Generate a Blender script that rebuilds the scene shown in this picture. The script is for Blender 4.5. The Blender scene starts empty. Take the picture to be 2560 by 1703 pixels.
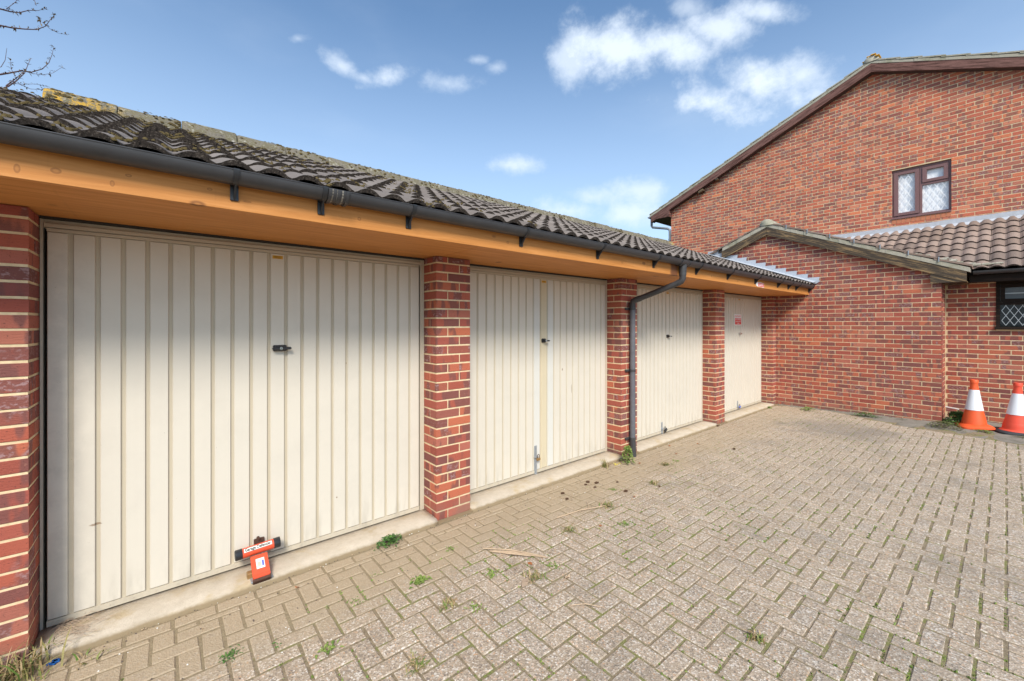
import bpy, math, random
from mathutils import Vector, Matrix, Euler
R = random.Random(7)
SC = bpy.context.scene
COL = SC.collection
rad = math.radians

# ------------------------------------------------------------------ camera
CAM = Vector((0.0, -2.952, 1.600))
YAW = rad(39.82)
cd = bpy.data.cameras.new('camera'); cam = bpy.data.objects.new('camera', cd); COL.objects.link(cam)
cd.sensor_width = 36.0; cd.lens = 14.497; cd.shift_y = -0.0159
cd.clip_start = 0.05; cd.clip_end = 3000
cam.location = CAM; cam.rotation_euler = (rad(90), 0, -YAW)
SC.camera = cam

# ------------------------------------------------------------------ light and sky
SUN_AZ, SUN_EL = rad(212), rad(42)          # azimuth clockwise from +y
SC.view_settings.view_transform = 'Standard'; SC.view_settings.look = 'None'
SC.view_settings.gamma = 1.0; SC.view_settings.use_curve_mapping = False
SC.view_settings.exposure = 1.55
sd = bpy.data.lights.new('sun', 'SUN'); so = bpy.data.objects.new('sun', sd); COL.objects.link(so)
sd.energy = 1.5; sd.angle = rad(16); sd.color = (1.0, 0.94, 0.85)
sdir = Vector((math.sin(SUN_AZ)*math.cos(SUN_EL), math.cos(SUN_AZ)*math.cos(SUN_EL), math.sin(SUN_EL)))
so.rotation_euler = sdir.to_track_quat('Z', 'Y').to_euler(); so.location = (-6, -14, 14)

world = bpy.data.worlds.new('World'); SC.world = world; world.use_nodes = True
nt = world.node_tree; nt.nodes.clear()
def wn(t, **k):
    n = nt.nodes.new(t)
    for a, b in k.items(): setattr(n, a, b)
    return n
def wl(a, b): nt.links.new(a, b)
def wmath(op, a, b=None, clamp=False):
    n = wn('ShaderNodeMath', operation=op, use_clamp=clamp)
    for i, v in enumerate((a, b)):
        if v is None: continue
        if isinstance(v, (int, float)): n.inputs[i].default_value = v
        else: wl(v, n.inputs[i])
    return n.outputs[0]
sky = wn('ShaderNodeTexSky', sky_type='NISHITA'); sky.sun_disc = False
sky.sun_elevation = SUN_EL; sky.sun_rotation = SUN_AZ
sky.air_density = 1.0; sky.dust_density = 1.6; sky.ozone_density = 1.6
tc = wn('ShaderNodeTexCoord')
sep = wn('ShaderNodeSeparateXYZ'); wl(tc.outputs['Generated'], sep.inputs[0])
az = wmath('MULTIPLY', wmath('ARCTAN2', sep.outputs[0], sep.outputs[1]), 57.29578)
el = wmath('MULTIPLY', wmath('ARCSINE', sep.outputs[2]), 57.29578)
azel = wn('ShaderNodeCombineXYZ'); wl(az, azel.inputs[0]); wl(el, azel.inputs[1])
CLOUD_SEED = (5.3, 0.4, 2.9)
nz = wn('ShaderNodeTexNoise'); nz.inputs['Scale'].default_value = 8.0; nz.inputs['Detail'].default_value = 10.0
nz.inputs['Roughness'].default_value = 0.64; mpn = wn('ShaderNodeMapping'); mpn.inputs['Location'].default_value = CLOUD_SEED; mpn.inputs['Scale'].default_value = (1, 1, 1.25); wl(tc.outputs['Generated'], mpn.inputs[0]); wl(mpn.outputs[0], nz.inputs['Vector'])
nz2 = wn('ShaderNodeTexNoise'); nz2.inputs['Scale'].default_value = 2.3; nz2.inputs['Detail'].default_value = 7.0
mp0 = wn('ShaderNodeMapping'); mp0.inputs['Location'].default_value = (3.1, 1.7, 0.4); mp0.inputs['Scale'].default_value = (1, 1, 2.6)
wl(tc.outputs['Generated'], mp0.inputs[0]); wl(mp0.outputs[0], nz2.inputs['Vector'])
warp = wmath('MULTIPLY', wmath('SUBTRACT', nz.outputs[0], 0.5), 3.6)
CLOUDS = [(54.2,32.8,6.0,2.7,-9,.92),(60.5,32.3,4.9,1.9,-13,.9),(67.0,32.5,4.2,1.5,-16,.85),(71.3,32.8,3.2,.95,-19,.8),
 (48.5,32.8,2.4,2.3,-5,.7),(63.1,35.2,2.8,.9,-15,.5),(65.4,26.0,5.9,1.75,-13,.95),(71.5,26.6,5.2,2.0,-17,.95),(75.0,26.4,2.7,1.7,-18,.8),
 (17.5,30.0,2.3,.85,-13,.72),(20.0,29.3,2.6,.6,-8,.6),(22.6,29.7,3.0,.95,14,.8),(30.9,30.0,3.5,.85,4,.5),(39.3,21.1,3.5,.95,0,.7),
 (50.8,16.9,2.9,1.0,-4,.6),(57.3,17.2,3.5,1.2,-6,.65),(47.7,15.2,3.7,1.3,-3,.65),(56.2,14.3,3.2,1.2,-5,.7),
 (35.1,32.6,1.5,.4,2,.45),(37.7,31.9,1.2,.55,1,.45),(12.4,31.6,1.0,.4,15,.4),(77,33.5,1.4,.7,-15,.35)]
tot = None
for (a, e, ra, rb, rot, st) in CLOUDS:
    m = wn('ShaderNodeMapping'); m.vector_type = 'TEXTURE'
    m.inputs['Location'].default_value = (a, e, 0); m.inputs['Rotation'].default_value = (0, 0, rad(rot)); m.inputs['Scale'].default_value = (ra*1.25, rb*1.3, 1)
    wl(azel.outputs[0], m.inputs[0])
    ln = wn('ShaderNodeVectorMath', operation='LENGTH'); wl(m.outputs[0], ln.inputs[0])
    d = wmath('ADD', ln.outputs['Value'], warp)
    mr = wn('ShaderNodeMapRange', interpolation_type='SMOOTHSTEP')
    wl(d, mr.inputs[0]); mr.inputs[1].default_value = 1.22; mr.inputs[2].default_value = -0.20
    mr.inputs[3].default_value = 0.0; mr.inputs[4].default_value = st
    tot = mr.outputs[0] if tot is None else wmath('MAXIMUM', tot, mr.outputs[0])
wisp = wn('ShaderNodeMapRange', interpolation_type='SMOOTHSTEP'); wl(nz2.outputs[0], wisp.inputs[0])
wisp.inputs[1].default_value = 0.5; wisp.inputs[2].default_value = 0.95; wisp.inputs[3].default_value = 0.0; wisp.inputs[4].default_value = 0.22
tot = wmath('MAXIMUM', tot, wisp.outputs[0])
haze = wn('ShaderNodeMapRange', interpolation_type='SMOOTHSTEP'); wl(sep.outputs[2], haze.inputs[0])
haze.inputs[1].default_value = 0.70; haze.inputs[2].default_value = 0.04; haze.inputs[3].default_value = 0.0; haze.inputs[4].default_value = 0.60
mixh = wn('ShaderNodeMix', data_type='RGBA'); wl(haze.outputs[0], mixh.inputs[0]); tint = wn('ShaderNodeMix', data_type='RGBA', blend_type='MULTIPLY'); tint.inputs[0].default_value = 1.0; wl(sky.outputs[0], tint.inputs[6]); tint.inputs[7].default_value = (.83, 1.05, 1.15, 1); wl(tint.outputs[2], mixh.inputs[6]); mixh.inputs[7].default_value = (4.7, 5.8, 7.3, 1)
mixc = wn('ShaderNodeMix', data_type='RGBA'); wl(tot, mixc.inputs[0]); wl(mixh.outputs[2], mixc.inputs[6]); mixc.inputs[7].default_value = (5.5, 6.15, 6.95, 1)
bg = wn('ShaderNodeBackground'); bg.inputs[1].default_value = 0.060; wl(mixc.outputs[2], bg.inputs[0])
wo = wn('ShaderNodeOutputWorld'); wl(bg.outputs[0], wo.inputs[0])

# ------------------------------------------------------------------ material helper
class M:
    def __init__(s, name, rough=0.8, spec=0.3, metal=0.0):
        s.m = bpy.data.materials.new(name); s.m.use_nodes = True; s.t = s.m.node_tree
        s.b = s.t.nodes['Principled BSDF']; s.b.inputs['Roughness'].default_value = rough
        s.b.inputs['Specular IOR Level'].default_value = spec; s.b.inputs['Metallic'].default_value = metal
        s._pos = None
    def n(s, t, **k):
        x = s.t.nodes.new(t)
        for a, b in k.items(): setattr(x, a, b)
        return x
    def l(s, a, b): s.t.links.new(a, b)
    def setin(s, sock, v):
        if isinstance(v, (int, float)): sock.default_value = v
        elif isinstance(v, (tuple, list)): sock.default_value = tuple(v) + ((1,) if len(v) == 3 and sock.type == 'RGBA' else ())
        else: s.l(v, sock)
    def pos(s):
        if s._pos is None: s._pos = s.n('ShaderNodeNewGeometry').outputs['Position']
        return s._pos
    def xyz(s, v=None):
        x = s.n('ShaderNodeSeparateXYZ'); s.l(v or s.pos(), x.inputs[0]); return x.outputs
    def comb(s, x, y, z):
        c = s.n('ShaderNodeCombineXYZ')
        for i, v in enumerate((x, y, z)): s.setin(c.inputs[i], v)
        return c.outputs[0]
    def math(s, op, a, b=None, c=None, clamp=False):
        x = s.n('ShaderNodeMath', operation=op, use_clamp=clamp)
        for i, v in enumerate((a, b, c)):
            if v is not None: s.setin(x.inputs[i], v)
        return x.outputs[0]
    def map(s, v, scale=(1, 1, 1), loc=(0, 0, 0), rot=(0, 0, 0)):
        x = s.n('ShaderNodeMapping'); s.l(v, x.inputs[0]); x.inputs['Scale'].default_value = scale
        x.inputs['Location'].default_value = loc; x.inputs['Rotation'].default_value = rot; return x.outputs[0]
    def noise(s, v=None, scale=5, detail=4, rough=0.55, dist=0.0):
        x = s.n('ShaderNodeTexNoise'); s.l(v or s.pos(), x.inputs['Vector'])
        x.inputs['Scale'].default_value = scale; x.inputs['Detail'].default_value = detail
        x.inputs['Roughness'].default_value = rough; x.inputs['Distortion'].default_value = dist; return x.outputs[0]
    def vor(s, v=None, scale=5, feat='F1'):
        x = s.n('ShaderNodeTexVoronoi', feature=feat); s.l(v or s.pos(), x.inputs['Vector']); x.inputs['Scale'].default_value = scale
        return x.outputs
    def step(s, v, a, b, lo=0.0, hi=1.0):
        x = s.n('ShaderNodeMapRange', interpolation_type='SMOOTHSTEP'); s.setin(x.inputs[0], v)
        x.inputs[1].default_value = a; x.inputs[2].default_value = b; x.inputs[3].default_value = lo; x.inputs[4].default_value = hi
        return x.outputs[0]
    def ramp(s, v, stops):
        x = s.n('ShaderNodeValToRGB'); s.l(v, x.inputs[0]); e = x.color_ramp.elements
        while len(e) < len(stops): e.new(0.5)
        for i, (p, c) in enumerate(stops): e[i].position = p; e[i].color = tuple(c) + (1,)
        return x.outputs[0]
    def mix(s, f, a, b, mode='MIX'):
        x = s.n('ShaderNodeMix', data_type='RGBA', blend_type=mode); s.setin(x.inputs[0], f)
        s.setin(x.inputs[6], a); s.setin(x.inputs[7], b); return x.outputs[2]
    def rnd(s):
        a = s.n('ShaderNodeAttribute', attribute_name='rnd').outputs['Fac']
        o = s.n('ShaderNodeObjectInfo').outputs['Random']
        return s.math('FRACT', s.math('ADD', a, o))
    def bump(s, h, strength=0.3, dist=0.01):
        x = s.n('ShaderNodeBump'); x.inputs['Strength'].default_value = strength; x.inputs['Distance'].default_value = dist
        s.l(h, x.inputs['Height']); s.l(x.outputs[0], s.b.inputs['Normal'])
    def col(s, c): s.setin(s.b.inputs['Base Color'], c); return s
    def rough(s, v): s.setin(s.b.inputs['Roughness'], v); return s

# brick: red-orange drag-faced stock with plum kiss marks
def brick_material(name='brick', g=(1.1, 1.1, 1.1), lil_amt=.42):
    k = M(name, 0.85, 0.25)
    G = lambda c: tuple(min(1, a*b) for a, b in zip(c, g))
    X = k.xyz(); r = k.rnd()
    al = k.math('ADD', X[0], X[1])
    off = k.math('MULTIPLY', r, 57.0)
    base = k.ramp(r, [(p_, G(c_)) for p_, c_ in [(0.0, (.27, .070, .050)), (.2, (.375, .098, .060)), (.42, (.31, .080, .060)), (.6, (.455, .132, .070)), (.76, (.205, .066, .058)), (.9, (.42, .145, .095)), (1, (.35, .108, .078))]])
    bars = k.noise(k.comb(k.math('ADD', k.math('MULTIPLY', al, 11.0), off), k.math('MULTIPLY', X[2], 3.0), off), 1.0, 2.0, .5)
    r2 = k.math('FRACT', k.math('MULTIPLY', r, 13.7))
    thr = k.math('ADD', bars, k.math('MULTIPLY', k.math('SUBTRACT', r2, .5), .22))
    dark = k.step(thr, .50, .58)
    c = k.mix(k.math('MULTIPLY', dark, .72), base, G((.15, .066, .060)))
    bl = k.noise(k.comb(k.math('MULTIPLY', al, 40.0), k.math('MULTIPLY', X[2], 55.0), off), 1.0, 3.0, .6)
    lil = k.math('MULTIPLY', k.math('MULTIPLY', k.step(bl, .5, .64), dark), k.step(k.math('FRACT', k.math('MULTIPLY', r, 5.3)), .45, .6))
    c = k.mix(k.math('MULTIPLY', lil, lil_amt), c, (.50, .37, .38))
    pale = k.step(k.noise(None, 38, 4, .7), .62, .78)
    c = k.mix(k.math('MULTIPLY', pale, .4), c, (.62, .34, .23))
    spk = k.step(k.noise(None, 120, 3, .6), .60, .68)
    c = k.mix(k.math('MULTIPLY', spk, .55), c, (.045, .028, .028))
    low = k.math('MULTIPLY', k.step(X[2], .20, .02), k.step(k.noise(None, 6, 3), .3, .6))
    c = k.mix(k.math('MULTIPLY', low, .45), c, (.20, .16, .12))
    k.col(c)
    h = k.noise(k.comb(k.math('MULTIPLY', al, 30.0), k.math('MULTIPLY', al, 7.0), k.math('MULTIPLY', X[2], 210.0)), 1.0, 4, .65)
    k.bump(h, .8, .005)
    return k.m
def mortar_material():
    k = M('mortar', 0.95, 0.1)
    c = k.ramp(k.noise(None, 24, 4, .6), [(.3, (.60, .46, .275)), (.55, (.73, .57, .355)), (.75, (.81, .66, .44))])
    X = k.xyz()
    low = k.math('MULTIPLY', k.step(X[2], .18, .0), .55)
    c = k.mix(low, c, (.30, .26, .18))
    k.col(c); k.bump(k.noise(None, 180, 3), .3, .003); return k.m
def tile_material(name, base1, base2, butt, mossy=True):
    k = M(name, 0.9, 0.2)
    r = k.rnd()
    c = k.mix(r, base1, base2)
    c = k.mix(k.math('MULTIPLY', k.step(k.noise(None, 260, 2, .6), .5, .72), .5), c, (.27, .24, .22))
    c = k.mix(k.math('MULTIPLY', k.step(k.noise(None, 9, 5, .65), .52, .74), .45), c, (.12, .105, .095))
    X = k.xyz()
    if mossy:
        left = k.step(X[0], 2.4, .2)
        mo = k.math('MULTIPLY', k.step(k.noise(None, 13, 5, .75), .66, .74), left)
        mc = k.mix(k.noise(None, 60, 3), (.085, .075, .03), (.17, .145, .06))
        c = k.mix(k.math('MULTIPLY', mo, .85), c, mc)
        c = k.mix(k.math('MULTIPLY', left, .25), c, (.16, .15, .15))
    wh = k.step(k.noise(None, 33, 3, .7), .72, .78)
    c = k.mix(k.math('MULTIPLY', wh, .6), c, (.55, .54, .50))
    og = k.step(k.noise(k.map(k.pos(), loc=(4, 3, 1)), 14, 4, .7), .72, .78)
    c = k.mix(k.math('MULTIPLY', og, .7), c, (.42, .25, .05))
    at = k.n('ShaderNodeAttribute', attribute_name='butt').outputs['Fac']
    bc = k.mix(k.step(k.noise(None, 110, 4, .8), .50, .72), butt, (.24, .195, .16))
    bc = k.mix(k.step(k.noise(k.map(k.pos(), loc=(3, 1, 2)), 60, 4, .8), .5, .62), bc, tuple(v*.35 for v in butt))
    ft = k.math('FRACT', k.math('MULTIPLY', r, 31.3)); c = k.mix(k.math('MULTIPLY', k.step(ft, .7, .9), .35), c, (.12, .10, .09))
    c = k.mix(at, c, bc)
    k.col(c); k.bump(k.noise(None, 190, 4, .7), .5, .004); return k.m
def ridge_material():
    k = M('ridge_tile', .95, .1)
    c = k.ramp(k.noise(None, 15, 6, .7), [(.3, (.09, .08, .062)), (.43, (.21, .185, .15)), (.55, (.155, .135, .08)), (.7, (.44, .41, .36))])
    X = k.xyz()
    lf = k.step(k.noise(None, 22, 5, .7), .46, .58)
    ends = k.math('MAXIMUM', k.step(X[0], -.2, -.6), k.step(X[0], 8.95, 9.1))
    c = k.mix(k.math('MULTIPLY', k.math('MAXIMUM', k.math('MULTIPLY', lf, ends), k.step(k.noise(k.map(k.pos(), loc=(2, 5, 0)), 9, 5, .7), .68, .74)), .9), c, (.55, .33, .05))
    k.col(c); k.bump(k.noise(None, 60, 5, .75), .9, .012); return k.m
KNOTS = [(-.44, 2.19, .008, .016), (-.34, 2.205, .014, .011), (-.18, 2.19, .007, .012), (-.13, 2.235, .010, .006), (.15, 2.235, .010, .006), (.30, 2.205, .016, .004), (.85, 2.21, .010, .010), (1.96, 2.215, .012, .010), (2.5, 2.21, .010, .006), (3.4, 2.20, .014, .008), (5.3, 2.21, .014, .010), (6.1, 2.2, .012, .012)]
def fascia_material():
    k = M('stained_timber', .62, .35)
    X = k.xyz()
    g = k.noise(k.comb(k.math('MULTIPLY', X[0], .9), k.math('MULTIPLY', X[1], 14.0), k.math('MULTIPLY', X[2], 22.0)), 2.2, 6, .6, .6)
    c = k.ramp(g, [(.28, (.43, .165, .036)), (.5, (.53, .215, .052)), (.72, (.61, .265, .078))])
    fine = k.noise(k.comb(k.math('MULTIPLY', X[0], 5.0), 0.0, k.math('MULTIPLY', X[2], 160.0)), 1.0, 3, .6)
    c = k.mix(k.math('MULTIPLY', k.step(fine, .6, .75), .35), c, (.30, .10, .02))
    v = k.vor(k.comb(k.math('MULTIPLY', X[0], 2.6), k.math('MULTIPLY', X[1], 2.0), k.math('MULTIPLY', X[2], 5.0)), 1.0)
    kn = k.math('MULTIPLY', k.step(v[0], .10, .05), k.step(v[0], .012, .05, .45, 1.0))
    c = k.mix(k.math('MULTIPLY', kn, .75), c, (.16, .055, .015))
    for (kx, kz, ka, kb) in KNOTS:
        qx = k.math('DIVIDE', k.math('SUBTRACT', X[0], kx), ka); qz = k.math('DIVIDE', k.math('SUBTRACT', X[2], kz), kb)
        rr = k.math('SQRT', k.math('ADD', k.math('MULTIPLY', qx, qx), k.math('MULTIPLY', qz, qz)))
        ring = k.math('MULTIPLY', k.step(rr, 1.25, .95), k.step(rr, .35, .8, .35, .9))
        c = k.mix(k.math('MULTIPLY', ring, k.step(X[1], -.53, -.54, 0, .55)), c, (.16, .055, .015))
    drip = k.math('MULTIPLY', k.step(k.noise(k.comb(k.math('MULTIPLY', X[0], 34.0), 0.0, k.math('MULTIPLY', X[2], 1.5)), 1.0, 3, .6), .60, .72), k.step(k.noise(None, 2.2, 3), .45, .65))
    c = k.mix(k.math('MULTIPLY', drip, .28), c, (.22, .08, .02))
    st = k.math('MULTIPLY', k.math('MULTIPLY', k.step(k.math('ADD', X[0], k.math('MULTIPLY', k.noise(None, 9, 3), .12)), 4.33, 4.40), k.step(X[0], 4.47, 4.45)), k.step(X[1], -.50, -.52))
    c = k.mix(k.math('MULTIPLY', st, .8), c, (.085, .03, .02))
    k.col(c); k.bump(fine, .12, .002); return k.m
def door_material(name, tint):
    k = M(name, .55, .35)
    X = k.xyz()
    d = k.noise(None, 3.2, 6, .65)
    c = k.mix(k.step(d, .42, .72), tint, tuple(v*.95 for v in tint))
    # rain streaks and grime: near the left edge of the first door and along the foot
    edge = k.math('MULTIPLY', k.step(X[0], -.20, -.46), k.step(k.noise(None, 7, 6, .7), .36, .62))
    c = k.mix(k.math('MULTIPLY', edge, .2), c, (.26, .235, .20))
    foot = k.math('MULTIPLY', k.step(X[2], .34, .06), k.step(k.noise(k.comb(k.math('MULTIPLY', X[0], 16.0), 0.0, k.math('MULTIPLY', X[2], 3.0)), 1.0, 4, .6), .42, .75))
    c = k.mix(k.math('MULTIPLY', foot, .40), c, (.33, .29, .23))
    spot = k.step(k.noise(None, 75, 2, .6), .76, .80)
    c = k.mix(k.math('MULTIPLY', spot, .5), c, (.25, .19, .13))
    for (mx_, mz_, rx_, rz_) in ((3.349, 1.10, .010, .017), (3.499, .872, .005, .06), (1.02, 1.31, .005, .005), (-.30, .52, .03, .008), (5.83, 1.46, .006, .012), (.95, .33, .006, .008)):
        qx = k.math('DIVIDE', k.math('SUBTRACT', X[0], mx_), rx_); qz = k.math('DIVIDE', k.math('SUBTRACT', X[2], mz_), rz_)
        rr = k.math('ADD', k.math('ADD', k.math('MULTIPLY', qx, qx), k.math('MULTIPLY', qz, qz)), k.noise(None, 160, 3))
        c = k.mix(k.step(rr, 1.5, .8, 0, .7), c, (.20, .11, .05))
    k.col(c); k.rough(k.step(d, .3, .7, .5, .7)); k.bump(k.noise(None, 420, 2), .06, .001); return k.m
def paver_material():
    k = M('paver', .95, .15)
    X = k.xyz(); r = k.rnd()
    base = k.mix(r, (.33, .256, .188), (.45, .356, .265))
    base = k.mix(k.math('MULTIPLY', k.step(k.math('FRACT', k.math('MULTIPLY', r, 7.7)), .78, .92), .5), base, (.30, .27, .24))
    v = k.vor(None, 125)
    sp = k.math('FRACT', k.math('MULTIPLY', k.math('ADD', k.xyz(v[1])[0], r), 3.0))
    sc = k.ramp(sp, [(0, (.60, .53, .44)), (.14, (.40, .315, .235)), (.5, (.345, .268, .195)), (.62, (.12, .108, .10)), (.74, (.42, .325, .225)), (.88, (.80, .75, .68)), (1, (.52, .27, .12))])
    c = k.mix(.58, base, sc)
    big = k.noise(None, 1.4, 5, .6)
    c = k.mix(k.math('MULTIPLY', k.step(big, .52, .74), .45), c, (.19, .17, .145))
    blot = k.step(k.noise(k.map(k.pos(), loc=(7, 1, 0)), 7, 4, .7), .66, .72)
    c = k.mix(k.math('MULTIPLY', blot, .42), c, (.78, .75, .70))
    # silt washed out from the garage thresholds
    edge = k.math('ADD', X[1], k.math('MULTIPLY', k.math('SUBTRACT', k.noise(None, 1.9, 5, .6), .5), .75))
    du = k.math('MULTIPLY', k.step(edge, -.85, -.40), k.step(X[0], 7.5, 3.0, .45, 1.0))
    du = k.math('MULTIPLY', du, k.step(k.noise(None, 14, 4, .6), .15, .5, .6, 1.0))
    dc = k.mix(k.noise(None, 40, 4), (.35, .265, .17), (.43, .34, .235))
    c = k.mix(k.math('MULTIPLY', du, .85), c, dc)
    # darker ragged oval patch in the paving short of the end wall
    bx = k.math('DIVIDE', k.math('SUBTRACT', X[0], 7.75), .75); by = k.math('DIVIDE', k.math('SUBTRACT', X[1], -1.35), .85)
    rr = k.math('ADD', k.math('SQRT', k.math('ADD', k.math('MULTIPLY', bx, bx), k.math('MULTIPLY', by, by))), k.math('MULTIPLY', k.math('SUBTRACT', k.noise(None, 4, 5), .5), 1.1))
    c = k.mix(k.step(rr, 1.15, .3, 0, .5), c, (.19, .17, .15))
    k.col(c); k.bump(k.math('ADD', v[0], k.noise(None, 90, 3)), .55, .004); return k.m
def joint_material():
    k = M('joint_bed', 1.0, .05)
    X = k.xyz()
    c = k.ramp(k.noise(None, 45, 5, .7), [(.3, (.17, .13, .085)), (.5, (.28, .22, .145)), (.7, (.36, .29, .20))])
    mo = k.math('MULTIPLY', k.step(k.noise(None, 5.5, 6, .75), .50, .58), k.step(X[1], -.30, -.75))
    c = k.mix(k.math('MULTIPLY', mo, .95), c, k.mix(k.noise(None, 55, 4), (.15, .155, .055), (.29, .28, .11)))
    edge = k.math('ADD', X[1], k.math('MULTIPLY', k.math('SUBTRACT', k.noise(None, 1.9, 5, .6), .5), .7))
    du = k.step(edge, -.8, -.42)
    c = k.mix(k.math('MULTIPLY', du, .8), c, k.mix(k.noise(None, 60, 4), (.20, .155, .095), (.40, .32, .21)))
    k.col(c); k.bump(k.noise(None, 130, 4, .7), .8, .008); return k.m
def concrete_material(name, a, b, stain):
    k = M(name, .95, .1)
    c = k.mix(k.noise(None, 12, 6, .7), a, b)
    c = k.mix(k.math('MULTIPLY', k.step(k.noise(None, 4.5, 5, .65), .5, .68), .7), c, stain)
    X = k.xyz()
    c = k.mix(k.math('MULTIPLY', k.step(k.noise(k.comb(X[0], k.math('MULTIPLY', X[1], 4.0), X[2]), 26, 4, .7), .62, .74), .6), c, (.68, .60, .52))
    if name == 'threshold_concrete':
        c = k.mix(k.step(k.math('ADD', X[2], k.math('MULTIPLY', k.noise(None, 30, 4, .7), .012)), .036, .018), c, (.27, .205, .125))
        c = k.mix(k.math('MULTIPLY', k.step(k.noise(k.comb(X[0], k.math('MULTIPLY', X[1], 2.5), 0.0), 55, 5, .8), .58, .68), .55), c, (.24, .18, .12))
    k.col(c); k.bump(k.noise(None, 70, 6, .75), .7, .006); return k.m
def simple(name, c, rough=.6, spec=.4, var=.15, scale=20, metal=0.0, bump=0.0):
    k = M(name, rough, spec, metal)
    k.col(k.mix(k.noise(None, scale, 4, .6), tuple(v*(1-var) for v in c), tuple(min(1, v*(1+var)) for v in c)))
    if bump: k.bump(k.noise(None, scale*4, 4, .6), bump, .003)
    return k.m
def weathered_wood(name, dark, light, alongy=True, amt=.5, apex=0.0, slope=0.0):
    k = M(name, .85, .2)
    X = k.xyz()
    a = X[1] if alongy else X[0]
    g = k.noise(k.comb(k.math('MULTIPLY', a, 2.2), X[0], k.math('MULTIPLY', k.math('ADD', X[2], k.math('MULTIPLY', k.math('ABSOLUTE', k.math('SUBTRACT', a, apex)), slope)), 24.0)), 1.4, 6, .7, .5)
    c = k.mix(k.step(g, amt-.12, amt+.14), dark, light)
    c = k.mix(k.math('MULTIPLY', k.step(k.noise(None, 50, 4), .5, .75), .3), c, tuple(v*.5 for v in dark))
    k.col(c); k.bump(g, .35, .004); return k.m
def leaf_material(name, a, b):
    k = M(name, .6, .3)
    at = k.n('ShaderNodeAttribute', attribute_name='rnd').outputs['Fac']
    k.col(k.mix(at, a, b)); k.b.inputs['Subsurface Weight'].default_value = 0.0
    return k.m

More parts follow.
